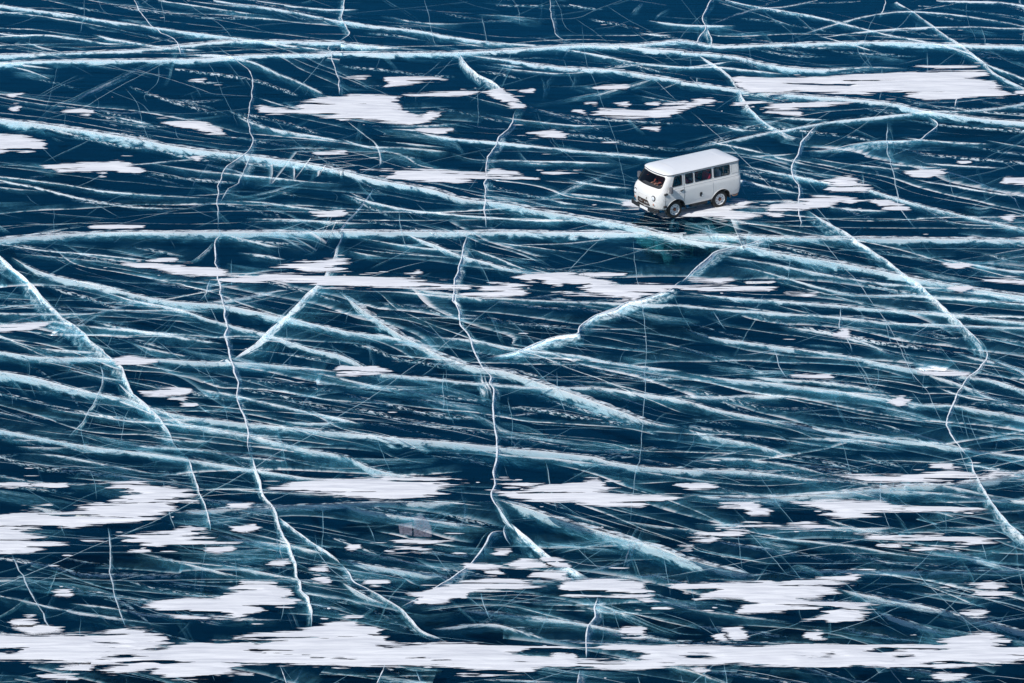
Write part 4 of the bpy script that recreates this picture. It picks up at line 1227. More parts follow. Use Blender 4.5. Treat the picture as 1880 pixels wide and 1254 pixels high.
# loose dashes of snow blown off the patches
dash = []
for outline, st in frays:
    w = outline.max(0) - outline.min(0)
    for _ in range(int(2 + 0.45 * w[0] + 6 * max(0, st - .6))):
        k = rs.randint(len(outline))
        c = outline[k] + (outline[(k + 1) % len(outline)] - outline[k]) * rs.rand() + np.array([rs.normal(0, .7), rs.normal(0, .35)])
        dash.append((c, rs.uniform(.10, .75) ** 1.4 + .05, rs.uniform(.02, .055)))
for _ in range(70):
    q = ground(rs.uniform(-200, 2080), rs.uniform(-60, 1320))[:2]
    dash.append((q, rs.uniform(.08, .5), rs.uniform(.02, .045)))
for c, l, w in dash:
    pts = [(-l / 2, 0), (-l * .2, -w * rs.uniform(.6, 1.3)), (l * .25, -w * rs.uniform(.5, 1.2)), (l / 2, rs.uniform(-.3, .3) * w), (l * .1, w * rs.uniform(.6, 1.3)), (-l * .3, w * rs.uniform(.4, 1.2))]
    v = np.array([(c[0] + a, c[1] + b, 0.006) for a, b in pts])
    EE.append(np.full(6, .42)); VV.append(v); FF.append(np.array([[0, 1, 2, 3], [0, 3, 4, 5]]) + nv); nv += 6
fl = fast_mesh('snow_flecks', np.vstack(VV), np.vstack(FF), np.concatenate(EE), M_SNOW)
tag(fl, 'scattered small flecks and dashes of snow over the ice', kind='stuff')

# square of frost left on the ice, lower left of the central crack
def mat_frost():
    m, ns, ls = new_mat('thin_frost')
    out = nd(ns, 'ShaderNodeOutputMaterial')
    tc = nd(ns, 'ShaderNodeTexCoord')
    t = nd(ns, 'ShaderNodeTexNoise', Scale=9.0, Detail=6.0, Roughness=0.7)
    ls.new(tc.outputs['Object'], t.inputs['Vector'])
    a = smooth_n(ns, ls, t.outputs['Fac'], 0.3, 0.7, 0.06, 0.34)
    d = nd(ns, 'ShaderNodeBsdfDiffuse', Color=(0.62, 0.60, 0.70, 1))
    tr = nd(ns, 'ShaderNodeBsdfTransparent')
    mx = nd(ns, 'ShaderNodeMixShader')
    ls.new(a, mx.inputs[0]); ls.new(tr.outputs[0], mx.inputs[1]); ls.new(d.outputs[0], mx.inputs[2])
    ls.new(mx.outputs[0], out.inputs[0])
    return m


M_FROST = mat_frost()
fr = bpy.data.objects.new('frost_square', None)
q0 = ground(*[float(a) for a in parse('H 410,450')[0]])
fr.location = (float(q0[0]), float(q0[1]), 0)
link(fr)
tag(fr, 'pale square of thin frost split down the middle, above two thin snow lenses', 'frost')
for s in ('H 318,385 395,372 392,446 325,438', 'H 400,345 440,332 480,365 498,400 500,453 402,450'):
    p = parse(s)
    g = ground(p[:, 0], p[:, 1]) - q0
    n = len(g)
    V = [(a, b, z) for z in (0.002, 0.007) for a, b, _ in g]
    F_ = [tuple(range(n, 2 * n))] + [(i, (i + 1) % n, n + (i + 1) % n, n + i) for i in range(n)]
    mesh_obj('frost_sheet', V, F_, M_FROST, fr)

# ------------------------------------------------------------------ the van
M_PAINT = pbr('van_white_paint', (0.77, 0.75, 0.715), 0.38, noise=0.05, nscale=2.5, bump=0.04, coat=0.3)
M_ROOF = pbr('van_roof_paint', (0.80, 0.81, 0.82), 0.45, noise=0.03, nscale=3.0, bump=0.04, coat=0.2)
M_TRIM = pbr('van_interior_trim', (0.10, 0.10, 0.105), 0.8, noise=0.15)
M_BLACK = pbr('black_rubber', (0.018, 0.018, 0.02), 0.65, noise=0.2, nscale=20)
M_TYRE = pbr('tyre_rubber', (0.035, 0.032, 0.03), 0.85, noise=0.25, nscale=14, bump=0.3)
M_RIM = pbr('white_wheel_paint', (0.78, 0.77, 0.75), 0.45, noise=0.06, nscale=18)
M_RUST = pbr('rusty_hub', (0.20, 0.075, 0.045), 0.7, metal=0.2, noise=0.35, nscale=30)
M_CHROME = pbr('lamp_reflector', (0.78, 0.79, 0.80), 0.12, metal=1.0)
M_LENS = pbr('lamp_lens', (0.72, 0.74, 0.76), 0.15, coat=0.6)
M_AMBER = pbr('amber_lens', (0.42, 0.20, 0.13), 0.3, coat=0.5)
M_GRILLE = pbr('brown_grille', (0.13, 0.075, 0.05), 0.75, noise=0.35, nscale=25)
M_STEEL = pbr('dark_chassis', (0.03, 0.03, 0.034), 0.7, noise=0.3, nscale=10)
M_SEAM2 = pbr('panel_gap', (0.10, 0.10, 0.10), 0.8)
M_SEAMG = pbr('soft_panel_gap', (0.46, 0.46, 0.45), 0.6)
M_RED = pbr('red_upholstery', (0.62, 0.02, 0.05), 0.8, noise=0.2, nscale=12)
M_PLATE = pbr('number_plate_white', (0.80, 0.80, 0.79), 0.4)
M_MIRROR = pbr('mirror_shell', (0.12, 0.125, 0.14), 0.35)
M_GREYSEAT = pbr('dark_upholstery', (0.05, 0.05, 0.06), 0.85)
M_RUSTY = pbr('rusty_steel', (0.22, 0.12, 0.07), 0.8, noise=0.4, nscale=20)


def mat_glass():
    m, ns, ls = new_mat('window_glass')
    out = nd(ns, 'ShaderNodeOutputMaterial')
    fr = nd(ns, 'ShaderNodeFresnel', IOR=1.5)
    gl = nd(ns, 'ShaderNodeBsdfGlossy', Roughness=0.03)
    tr = nd(ns, 'ShaderNodeBsdfTransparent', Color=(0.78, 0.81, 0.83, 1))
    mx = nd(ns, 'ShaderNodeMixShader')
    ls.new(fr.outputs[0], mx.inputs[0]); ls.new(tr.outputs[0], mx.inputs[1]); ls.new(gl.outputs[0], mx.inputs[2])
    ls.new(mx.outputs[0], out.inputs[0])
    return m


M_GLASS = mat_glass()
K = DIST / 137.6
VAN_POS, VAN_ROT = (7.22 * K, 15.22 * K, 0.0), R(213.63)
van = bpy.data.objects.new('van', None)
van.location = VAN_POS
van.rotation_euler = (0, 0, VAN_ROT)
link(van)
tag(van, 'white boxy passenger van with rounded nose and rusty wheel hubs parked on the ice', 'van')

# body: rings (z, front x, rear x, half width, front radius, rear radius)
LEV = [(.46, 2.02, -2.08, .85, .34, .16), (.52, 2.10, -2.14, .90, .36, .17), (.70, 2.155, -2.165, .945, .37, .18), (.92, 2.165, -2.175, .962, .37, .18),
       (1.10, 2.14, -2.175, .962, .36, .18), (1.24, 2.075, -2.165, .952, .35, .18), (1.285, 2.035, -2.155, .925, .34, .17), (1.36, 1.985, -2.15, .915, .33, .17),
       (1.60, 1.825, -2.13, .885, .32, .17), (1.82, 1.675, -2.105, .86, .31, .17), (1.89, 1.63, -2.10, .85, .31, .17)]
LZ = [l[0] for l in LEV]
BOW = 0.07


def lev(z):
    return [float(np.interp(z, LZ, [l[i] for l in LEV])) for i in range(1, 6)]


def ring(xf, xr, w, rf, rr, nside=30):
    half = []
    for i in range(7):
        t = i / 7.0
        half.append((xf - BOW * t * t, t * (w - rf)))
    for i in range(9):
        a = i / 8.0 * math.pi / 2
        half.append((xf - BOW - rf + rf * math.cos(a), w - rf + rf * math.sin(a)))
    xa, xb = xf - BOW - rf, xr + rr
    for i in range(1, nside):
        half.append((xa + (xb - xa) * i / nside, w))
    for i in range(7):
        a = i / 6.0 * math.pi / 2
        half.append((xr + rr - rr * math.sin(a), w - rr + rr * math.cos(a)))
    for i in range(1, 4):
        half.append((xr, (w - rr) * (1 - i / 4.0)))
    full = half + [(xr, 0.0)] + [(x, -y) for x, y in reversed(half[1:])]
    return full


def side_y(x, z):
    xf, xr, w, rf, rr = lev(z)
    xs, xe = xf - BOW - rf, xr + rr
    if x > xs:
        return w - rf + math.sqrt(max(0, rf * rf - (x - xs) ** 2))
    if x < xe:
        return w - rr + math.sqrt(max(0, rr * rr - (xe - x) ** 2))
    return w


def front_x(y, z):
    xf, xr, w, rf, rr = lev(z)
    y = abs(y)
    if y <= w - rf:
        return xf - BOW * (y / (w - rf)) ** 2
    return xf - BOW - rf + math.sqrt(max(0, rf * rf - (y - w + rf) ** 2))


def loft(rings, zs, cap0=False, cap1=False):
    n = len(rings[0])
    V = [(x, y, z) for r, z in zip(rings, zs) for x, y in r]
    F_ = []
    for k in range(len(rings) - 1):
        for i in range(n):
            j = (i + 1) % n
            F_.append((k * n + i, k * n + j, (k + 1) * n + j, (k + 1) * n + i))
    if cap0: F_.append(tuple(reversed(range(n))))
    if cap1: F_.append(tuple(range((len(rings) - 1) * n, len(rings) * n)))
    return V, F_


def prism(poly, axis, a, b):
    """closed prism over a polygon; axis 'y': poly in (x,z); axis 'x': poly in (y,z)."""
    n = len(poly)
    if axis == 'y':
        V = [(p, a, q) for p, q in poly] + [(p, b, q) for p, q in poly]
    else:
        V = [(a, p, q) for p, q in poly] + [(b, p, q) for p, q in poly]
    F_ = [tuple(range(n)), tuple(reversed(range(n, 2 * n)))] + [(i, i + n, (i + 1) % n + n, (i + 1) % n) for i in range(n)]
    return V, F_


def rounded(corners, r, seg=4):
    out = []
    n = len(corners)
    for i in range(n):
        p, a, b = Vector(corners[i]), Vector(corners[i - 1]), Vector(corners[(i + 1) % n])
        da, db = (a - p).normalized(), (b - p).normalized()
        k = min(r, (a - p).length * .45, (b - p).length * .45)
        for s in range(seg + 1):
            t = s / seg
            q = (p + da * k) * (1 - t) ** 2 + p * 2 * t * (1 - t) + (p + db * k) * t ** 2
            out.append((q.x, q.y))
    return out


# window outlines (x, z) on the flanks
WIN = {
    'door': rounded([(1.36, 1.40), (1.22, 1.80), (0.87, 1.81), (0.87, 1.40)], .05),
    'mid_small': rounded([(.69, 1.40), (.69, 1.81), (.30, 1.81), (.30, 1.40)], .06),
    'mid_long': rounded([(.21, 1.40), (.21, 1.81), (-.64, 1.81), (-.64, 1.40)], .06),
    'rear_long': rounded([(-.75, 1.40), (-.75, 1.81), (-1.56, 1.81), (-1.56, 1.40)], .06)}
WSC = rounded([(-.80, 1.37), (-.745, 1.80), (.745, 1.80), (.80, 1.37)], .09)
REARW = [rounded([(s * .10, 1.42), (s * .10, 1.78), (s * .62, 1.78), (s * .62, 1.42)], .06) for s in (-1, 1)]
AX, AZ, AR = 1.15, 0.40, 0.485


def bake(o):
    dg = bpy.context.evaluated_depsgraph_get()
    me = bpy.data.meshes.new_from_object(o.evaluated_get(dg))
    old = o.data
    o.modifiers.clear()
    o.data = me
    bpy.data.meshes.remove(old)


rings = [ring(*l[1:]) for l in LEV]
V, F_ = loft(rings, LZ, cap0=True)
body = mesh_obj('body', V, F_, [M_PAINT, M_TRIM])
bm = bmesh.new(); bm.from_mesh(body.data); bmesh.ops.recalc_face_normals(bm, faces=bm.faces); bm.to_mesh(body.data); bm.free()
so = body.modifiers.new('s', 'SOLIDIFY'); so.thickness = 0.035; so.offset = -1; so.material_offset = 1; so.material_offset_rim = 0
cutters = []
cv, cf = [], []


def add_cut(VF):
    n0 = len(cv)
    cv.extend(VF[0]); cf.extend([tuple(i + n0 for i in f) for f in VF[1]])


for w in WIN.values():
    add_cut(prism(w, 'y', .5, 1.2)); add_cut(prism(w, 'y', -1.2, -.5))
add_cut(prism(WSC, 'x', 1.25, 2.4))
for w in REARW: add_cut(prism(w, 'x', -2.4, -1.9))
arch = [(AR * math.cos(a), AR * 0.93 * math.sin(a)) for a in np.linspace(0, 2 * math.pi, 40, endpoint=False)]
for s in (-1, 1):
    for x in (AX, -AX):
        add_cut(prism([(x + a, AZ + b) for a, b in arch], 'y', min(s * .56, s * 1.2), max(s * .56, s * 1.2)))
cut = mesh_obj('cut', cv, cf, M_TRIM)
bm = bmesh.new(); bm.from_mesh(cut.data); bmesh.ops.recalc_face_normals(bm, faces=bm.faces); bm.to_mesh(cut.data); bm.free()
bo = body.modifiers.new('b', 'BOOLEAN'); bo.operation = 'DIFFERENCE'; bo.solver = 'EXACT'; bo.object = cut
bpy.context.view_layer.update()
bake(body)
bpy.data.objects.remove(cut, do_unlink=True)
bm = bmesh.new(); bm.from_mesh(body.data)
for e in bm.edges:
    e.smooth = len(e.link_faces) == 2 and e.calc_face_angle(0) < R(28)
for f in bm.faces: f.smooth = True
bm.to_mesh(body.data); bm.free()
body.parent = van

# roof cap with a drip rail
RL = [(1.885, 1.685, -2.125, .872, .33, .18), (1.90, 1.69, -2.13, .876, .33, .18), (1.915, 1.68, -2.125, .868, .33, .18), (1.955, 1.62, -2.07, .80, .33, .2), (1.995, 1.50, -1.98, .69, .33, .22),
      (2.035, 1.30, -1.82, .52, .30, .22), (2.065, 1.0, -1.55, .30, .2, .16), (2.075, .7, -1.2, .12, .06, .05)]
RLd = [(z, xf, xr, w, rf, rr) for z, xf, xr, w, rf, rr in RL]
V, F_ = loft([ring(*l[1:]) for l in RLd], [l[0] for l in RLd], cap1=True)
roof = mesh_obj('roof', V, F_, M_ROOF, van, smooth=True)
RZ = [l[0] for l in RL[2:]]


def roof_z(y):
    return float(np.interp(abs(y), [l[3] for l in reversed(RL[2:])], [l[0] for l in reversed(RL[2:])]))


def tube(path, r, mat, name, parent, nseg=6, closed=False):
    P = [Vector(p) for p in path]
    n = len(P)
    V, F_ = [], []
    for i in range(n):
        a = P[i - 1] if (i > 0 or closed) else P[i]
        b = P[(i + 1) % n] if (i < n - 1 or closed) else P[i]
        t = (b - a).normalized()
        up = Vector((0, 0, 1)) if abs(t.z) < .9 else Vector((1, 0, 0))
        u = t.cross(up).normalized(); w = u.cross(t)
        for k in range(nseg):
            a_ = 2 * math.pi * k / nseg
            V.append(P[i] + u * r * math.cos(a_) + w * r * math.sin(a_))
    m = n if closed else n - 1
    for i in range(m):
        for k in range(nseg):
            j = (i + 1) % n
            F_.append((i * nseg + k, i * nseg + (k + 1) % nseg, j * nseg + (k + 1) % nseg, j * nseg + k))
    if not closed:
        F_.append(tuple(reversed(range(nseg)))); F_.append(tuple(range((n - 1) * nseg, n * nseg)))
    return mesh_obj(name, V, F_, mat, parent, smooth=True)


gut = [(x, y, 1.888) for x, y in ring(1.70, -2.14, .885, .34, .18)]
tube(gut, 0.012, M_SEAM2, 'drip_rail', roof, 5, True)
for x in (1.05, .55, .05, -.45, -.95, -1.45):
    ys = np.linspace(-.70, .70, 15)
    V, F_ = [], []
    for i, y in enumerate(ys):
        z = roof_z(y)
        for dx, dz in ((-.045, -.004), (-.015, .0035), (.015, .0035), (.045, -.004)):
            V.append((x + dx, y, z + dz))
    for i in range(len(ys) - 1):
        for k in range(3):
            F_.append((i * 4 + k, i * 4 + k + 1, (i + 1) * 4 + k + 1, (i + 1) * 4 + k))
    mesh_obj('roof_rib', V, F_, M_ROOF, roof, smooth=True)

# flank windows, both sides
def flank_poly(poly, s, off):
    return [(x, s * (side_y(x, z) + off), z) for x, z in poly]


def polymesh(name, pts, mat, parent):
    return mesh_obj(name, pts, [tuple(range(len(pts)))], mat, parent)


for s in (1, -1):
    for nm, w in WIN.items():
        if nm == 'door':
            continue
        g = polymesh('window', flank_poly(w, s, -.018), M_GLASS, van)
        tube(flank_poly(w, s, .001), .011, M_BLACK, 'window_seal', g, 5, True)
        if nm == 'rear_long':
            xm = -1.25
            tube([(xm, s * (side_y(xm, z) - .012), z) for z in (1.40, 1.6, 1.81)], .009, M_SEAM2, 'sash_bar', g, 5)
    # front door: a slightly proud skin with its own window
    xs_, zs_ = np.linspace(.775, 1.70, 26), np.linspace(.50, 1.86, 34)
    V, F_, idx = [], [], {}
    def vid(i, j):
        if (i, j) not in idx:
            x, z = xs_[i], zs_[j]
            x = min(x, lev(z)[0] - BOW - .06)
            idx[(i, j)] = len(V); V.append((x, s * (side_y(x, z) + .005), z))
        return idx[(i, j)]
    for i in range(25):
        for j in range(33):
            x, z = (xs_[i] + xs_[i + 1]) / 2, (zs_[j] + zs_[j + 1]) / 2
            if math.hypot(x - AX, (z - AZ) / .93) < AR + .05: continue
            if z > 1.36 and x > .842: continue
            F_.append((vid(i, j), vid(i + 1, j), vid(i + 1, j + 1), vid(i, j + 1)))
    if s < 0: F_ = [tuple(reversed(f)) for f in F_]
    door = mesh_obj('front_door', V, F_, M_PAINT, van, smooth=True)
    g = polymesh('window', flank_poly(WIN['door'], s, -.018), M_GLASS, door)
    tube(flank_poly(WIN['door'], s, .006), .013, M_BLACK, 'window_seal', door, 5, True)
    hx = [(.98, 1.175), (.94, 1.18), (.86, 1.20), (.82, 1.20)]
    tube([(x, s * (side_y(x, z) + .03), z) for x, z in hx], .020, M_BLACK, 'door_handle', door, 8)
    for z in (.62, 1.16):
        x0 = 1.715
        pts = [(x0 - .065, s * (side_y(x0 - .065, z) + .012), z), (x0 - .03, s * (side_y(x0 - .03, z) + .035), z), (x0 + .03, s * (side_y(x0 + .03, z) + .035), z), (x0 + .065, s * (side_y(x0 + .065, z) + .012), z)]
        tube(pts, .045, M_BLACK, 'door_hinge', door, 8)
    # panel gaps
    zz = np.linspace(.47, 1.875, 16)
    tube([(.765, s * (side_y(.765, z) + .003), z) for z in zz], .0075, M_SEAM2, 'panel_gap', body, 4)
    zz = np.linspace(.52, 1.30, 10)
    tube([(1.712 if z < 1.1 else 1.712 - (z - 1.1) * .5, s * (side_y(1.712 if z < 1.1 else 1.712 - (z - 1.1) * .5, z) + .003), z) for z in zz], .006, M_SEAM2, 'panel_gap', body, 4)
    zz = np.linspace(.47, 1.30, 10)
    tube([(-.69, s * (side_y(-.69, z) + .002), z) for z in zz], .007, M_SEAMG, 'panel_gap', body, 4)
    # belt moulding
    tube([(x, s * (side_y(x, 1.30) + .004), 1.30) for x in np.linspace(1.35, -2.0, 30)], .014, M_PAINT, 'belt_moulding', body, 6)
    # blind panel at the rear corner
    bp = rounded([(-1.65, 1.42), (-1.65, 1.80), (-2.0, 1.80), (-2.0, 1.42)], .05)
    tube(flank_poly(bp, s, .002), .009, M_SEAMG, 'corner_panel', body, 4, True)
    # arch lip
    lip = [(AR + .0, a) for a in np.linspace(R(8), R(172), 22)]
    for x0 in (AX, -AX):
        tube([(x0 + AR * math.cos(a), s * (side_y(x0 + AR * math.cos(a), max(.46, AZ + .93 * AR * math.sin(a))) + .004), max(.46, AZ + .93 * AR * math.sin(a))) for _, a in lip], .012, M_PAINT, 'wheel_arch', body, 5)
# rear windows
for w in REARW:
    g = polymesh('window', [(lev(z)[1] + .02, y, z) for y, z in w], M_GLASS, van)
    tube([(lev(z)[1] - .002, y, z) for y, z in w], .011, M_BLACK, 'window_seal', g, 5, True)
# windscreen: curved pane following the nose
ny, nz = 17, 6
V, F_ = [], []
for j in range(nz):
    z = 1.36 + (1.81 - 1.36) * j / (nz - 1)
    hw = np.interp(z, [1.36, 1.81], [.815, .76])
    for i in range(ny):
        y = -hw + 2 * hw * i / (ny - 1)
        V.append((front_x(y, z) - .02, y, z))
for j in range(nz - 1):
    for i in range(ny - 1):
        F_.append((j * ny + i, j * ny + i + 1, (j + 1) * ny + i + 1, (j + 1) * ny + i))
ws = mesh_obj('windscreen', V, F_, M_GLASS, van, smooth=True)


def densify(poly, k=4):
    out = []
    for i in range(len(poly)):
        a, b = poly[i], poly[(i + 1) % len(poly)]
        n = max(1, int(math.hypot(a[0] - b[0], a[1] - b[1]) / .08))
        out += [(a[0] + (b[0] - a[0]) * t / n, a[1] + (b[1] - a[1]) * t / n) for t in range(n)]
    return out


tube([(front_x(y, z) + .002, y, z) for y, z in densify(WSC)], .013, M_BLACK, 'windscreen_seal', ws, 5, True)
for y0, y1 in ((-.62, -.12), (.10, .60)):
    pts = [(front_x(y, z) + .022, y, z) for y, z in [(y0 + (y1 - y0) * t, 1.385 + .03 * t) for t in np.linspace(0, 1, 6)]]
    tube(pts, .009, M_BLACK, 'wiper', ws, 5)


def disc_lathe(name, prof, mat, parent, centre, axis='x', n=28, s=1):
    """lathe: prof = [(radius, offset along axis)]."""
    V, F_ = [], []
    for r, d in prof:
        for k in range(n):
            a = 2 * math.pi * k / n
            c, q = r * math.cos(a), r * math.sin(a)
            V.append((centre[0] + s * d, centre[1] + c, centre[2] + q) if axis == 'x' else (centre[0] + c, centre[1] + s * d, centre[2] + q))
    for i in range(len(prof) - 1):
        for k in range(n):
            j = (k + 1) % n
            F_.append((i * n + k, i * n + j, (i + 1) * n + j, (i + 1) * n + k))
    F_.append(tuple(range((len(prof) - 1) * n, len(prof) * n)))
    o = mesh_obj(name, V, F_, mat, parent, smooth=True)
    bm = bmesh.new(); bm.from_mesh(o.data); bmesh.ops.recalc_face_normals(bm, faces=bm.faces)
    for e in bm.edges: e.smooth = e.calc_face_angle(0) < R(40)
    bm.to_mesh(o.data); bm.free()
    return o


# lamps
for s in (1, -1):
    hl = bpy.data.objects.new('headlight', None); hl.location = (front_x(.62, .96) - .01, s * .62, .96); link(hl, van)
    disc_lathe('lamp_ring', [(.122, -.03), (.122, .012), (.112, .022), (.100, .024), (.094, .006)], M_BLACK, hl, (0, 0, 0))
    disc_lathe('lens', [(.095, .008), (.085, .025), (.055, .042), (.02, .050)], M_LENS, hl, (0, 0, 0))
    disc_lathe('reflector', [(.094, .004), (.06, .001), (.01, .0)], M_CHROME, hl, (0, 0, 0))
    tl = disc_lathe('turn_signal', [(.048, -.03), (.048, .012), (.036, .024), (.012, .030)], M_AMBER, van, (front_x(.64, .70), s * .64, .70), n=20)
    disc_lathe('lamp_ring', [(.058, -.03), (.058, .008), (.048, .010)], M_LENS, tl, (front_x(.64, .70) - .004, s * .64, .70), n=20)

# grille opening low on the nose
gp = rounded([(-.40, .60), (-.36, .80), (.30, .80), (.40, .60)], .05)
def on_nose(p, off): return [(front_x(y, z) + off, y, z) for y, z in p]
gpd = densify(gp)
gr = mesh_obj('grille', on_nose(gpd, .006) + [(front_x(0, .70) + .004, 0, .70)], [(i, (i + 1) % len(gpd), len(gpd)) for i in range(len(gpd))], M_GRILLE, van)
tube(on_nose(gpd, .008), .017, M_BLACK, 'grille_trim', gr, 6, True)
for y in np.linspace(-.30, .28, 7):
    tube([(front_x(y, z) + .014, y, z) for z in (.625, .70, .785)], .010, M_BLACK, 'grille_bar', gr, 5)
for z in (.66, .73):
    tube([(front_x(y, z) + .012, y, z) for y in np.linspace(-.35, .35, 8)], .008, M_BLACK, 'grille_bar', gr, 5)
# hatch outline and a small dark latch above the grille
hp = densify(rounded([(-.30, .86), (-.30, .98), (.30, .98), (.30, .86)], .03))
tube(on_nose(hp, .001), .005, M_SEAMG, 'nose_hatch', body, 4, True)
tube([(front_x(.24, z) + .015, .24, z) for z in (.86, .90, .94)], .014, M_BLACK, 'hatch_latch', body, 6)

# bumper and plate
ys = np.linspace(-.90, .90, 19)
V, F_ = [], []
for y in ys:
    bx = 2.235 - .10 * (y / .9) ** 2 - (.10 if abs(y) > .85 else 0)
    for dx, z in ((0, .40), (.0, .53), (-.035, .55), (-.06, .53), (-.06, .40), (-.035, .385)):
        V.append((bx + dx, y, z))
for i in range(len(ys) - 1):
    for k in range(6):
        F_.append((i * 6 + k, i * 6 + (k + 1) % 6, (i + 1) * 6 + (k + 1) % 6, (i + 1) * 6 + k))
F_ += [tuple(range(6)), tuple(reversed(range(len(V) - 6, len(V))))]
bmp = mesh_obj('bumper', V, F_, M_BLACK, van)
box('number_plate', 2.240, 2.252, -.08, .46, .42, .54, M_PLATE, bmp)
for y in (-.5, .5):
    box('bumper_bracket', 1.9, 2.19, y - .03, y + .03, .42, .50, M_STEEL, bmp)

# mirrors
for s, x, z in ((1, 1.50, 1.33), (-1, 1.60, 1.45)):
    mr = box('mirror', 0, 1, 0, 1, 0, 1, M_MIRROR, van)
    me = mr.data
    bpy.data.objects.remove(mr, do_unlink=True); bpy.data.meshes.remove(me)
    yb = side_y(x, z)
    y0, y1 = s * (yb + .06), s * (yb + .22)
    prof = rounded([(min(y0, y1), z - .14), (min(y0, y1), z + .13), (max(y0, y1), z + .13), (max(y0, y1), z - .14)], .05)
    V, F_ = prism(prof, 'x', x - .03, x + .05)
    mr = mesh_obj('mirror', V, F_, M_MIRROR, van)
    tube([(x - .02, s * (yb - .005), z - .08), (x, s * (yb + .04), z - .05), (x + .01, s * (yb + .12), z)], .012, M_BLACK, 'mirror_stalk', mr, 6)
    polymesh('mirror_glass', [(x - .033, a, b) for a, b in prof], M_CHROME, mr)

# fuel flap on the left flank
fp = rounded([(-.02, .74), (-.02, .93), (-.13, .93), (-.13, .74)], .05)
V, F_ = prism(fp, 'y', .955, .985)
ff = mesh_obj('fuel_flap', V, F_, M_BLACK, van)
disc_lathe('fuel_cap', [(.03, 0), (.03, .02), (.02, .025)], M_CHROME, ff, (-.10, .986, .80), 'y', 14)

# wheels: tyre, rim with vent holes, hub
TP = [(.235, -.10), (.30, -.115), (.345, -.105), (.366, -.085), (.372, -.04), (.372, .04), (.366, .085), (.345, .105), (.30, .115), (.235, .10), (.222, .06), (.222, -.06)]


def wheel(x, s):
    w = bpy.data.objects.new('wheel', None); w.location = (x, s * .735, .372); link(w, van)
    n = 40
    V, F_ = [], []
    for k in range(n):
        a = 2 * math.pi * k / n
        for i, (r, d) in enumerate(TP):
            rr = r
            if i in (4, 5) and k % 2: rr -= .010
            V.append((rr * math.cos(a), d, rr * math.sin(a)))
    m = len(TP)
    for k in range(n):
        for i in range(m):
            F_.append((k * m + i, k * m + (i + 1) % m, ((k + 1) % n) * m + (i + 1) % m, ((k + 1) % n) * m + i))
    mesh_obj('tyre', V, F_, M_TYRE, w)
    rim = disc_lathe('rim', [(.238, .098), (.236, .112), (.222, .112), (.212, .085), (.190, .060), (.165, .070), (.130, .082), (.095, .070), (.02, .070)], M_RIM, w, (0, 0, 0), 'y', 32, s)
    for k in range(8):
        a = 2 * math.pi * k / 8 + .2
        cx, cz = .172 * math.cos(a), .172 * math.sin(a)
        ta, ra = (-math.sin(a), math.cos(a)), (math.cos(a), math.sin(a))
        pts = []
        for q in np.linspace(0, 2 * math.pi, 10, endpoint=False):
            u, v_ = .030 * math.cos(q), .013 * math.sin(q)
            pts.append((cx + ta[0] * u + ra[0] * v_, s * .0745, cz + ta[1] * u + ra[1] * v_))
        polymesh('vent_hole', pts, M_BLACK, rim)
    hub = disc_lathe('hub', [(.068, .065), (.066, .110), (.052, .122), (.034, .126), (.030, .150), (.012, .156)], M_RUST, w, (0, 0, 0), 'y', 20, s)
    for k in range(5):
        a = 2 * math.pi * k / 5
        disc_lathe('wheel_nut', [(.013, .068), (.013, .092), (.006, .096)], M_STEEL, hub, (.088 * math.cos(a), 0, .088 * math.sin(a)), 'y', 6, s)
    return w


for x in (AX, -AX):
    for s in (1, -1): wheel(x, s)

# chassis, axles, wheel wells, floor
ch = bpy.data.objects.new('chassis', None); link(ch, van)
for y in (-.42, .42): box('frame_rail', -2.0, 2.0, y - .04, y + .04, .34, .455, M_STEEL, ch)
for x in (AX, -AX):
    tube([(x, -.62, .372), (x, 0, .372), (x, .62, .372)], .05, M_STEEL, 'axle', ch, 8)
    disc_lathe('differential', [(.02, -.12), (.10, -.09), (.14, 0), (.10, .09), (.02, .12)], M_STEEL, ch, (x, .12, .372), 'y', 14)
    for s in (1, -1):
        V, F_ = [], []
        aa = np.linspace(R(-12), R(192), 18)
        for a in aa:
            for y in (.52, .93): V.append((x + (AR + .004) * math.cos(a), s * y, max(.36, AZ + .93 * (AR + .004) * math.sin(a))))
        for i in range(len(aa) - 1): F_.append((2 * i, 2 * i + 1, 2 * i + 3, 2 * i + 2))
        n0 = len(V)
        V.append((x, s * .52, AZ))
        for i in range(len(aa) - 1): F_.append((2 * i, 2 * i + 2, n0))
        mesh_obj('wheel_well', V, F_, M_STEEL, ch)
box('gearbox', -.35, .5, -.2, .2, .30, .44, M_STEEL, ch)
tube([(-.2, .5, .36), (-1.0, .55, .36), (-1.55, .62, .40), (-2.12, .66, .40)], .03, M_RUSTY, 'exhaust_pipe', ch, 8)
tube([(-1.72, .90, .46), (-1.80, .90, .42), (-1.95, .90, .42), (-2.02, .88, .46)], .022, M_RUSTY, 'rear_step', ch, 6)
box('fuel_tank', -.55, .25, .50, .78, .30, .455, M_STEEL, ch)

# cabin: floor, dash, seats
box('cabin_floor', -2.05, 1.75, -.80, .80, .66, .70, M_TRIM, van)
box('dashboard', 1.55, 1.80, -.72, .72, 1.10, 1.27, M_TRIM, van)
box('engine_cover', .62, 1.42, -.22, .22, .70, 1.10, M_TRIM, van)
sw = [(1.38 + .08 * math.sin(a), .42 + .19 * math.cos(a), 1.22 + .17 * math.sin(a)) for a in np.linspace(0, 2 * math.pi, 20, endpoint=False)]
tube(sw, .014, M_BLACK, 'steering_wheel', van, 6, True)


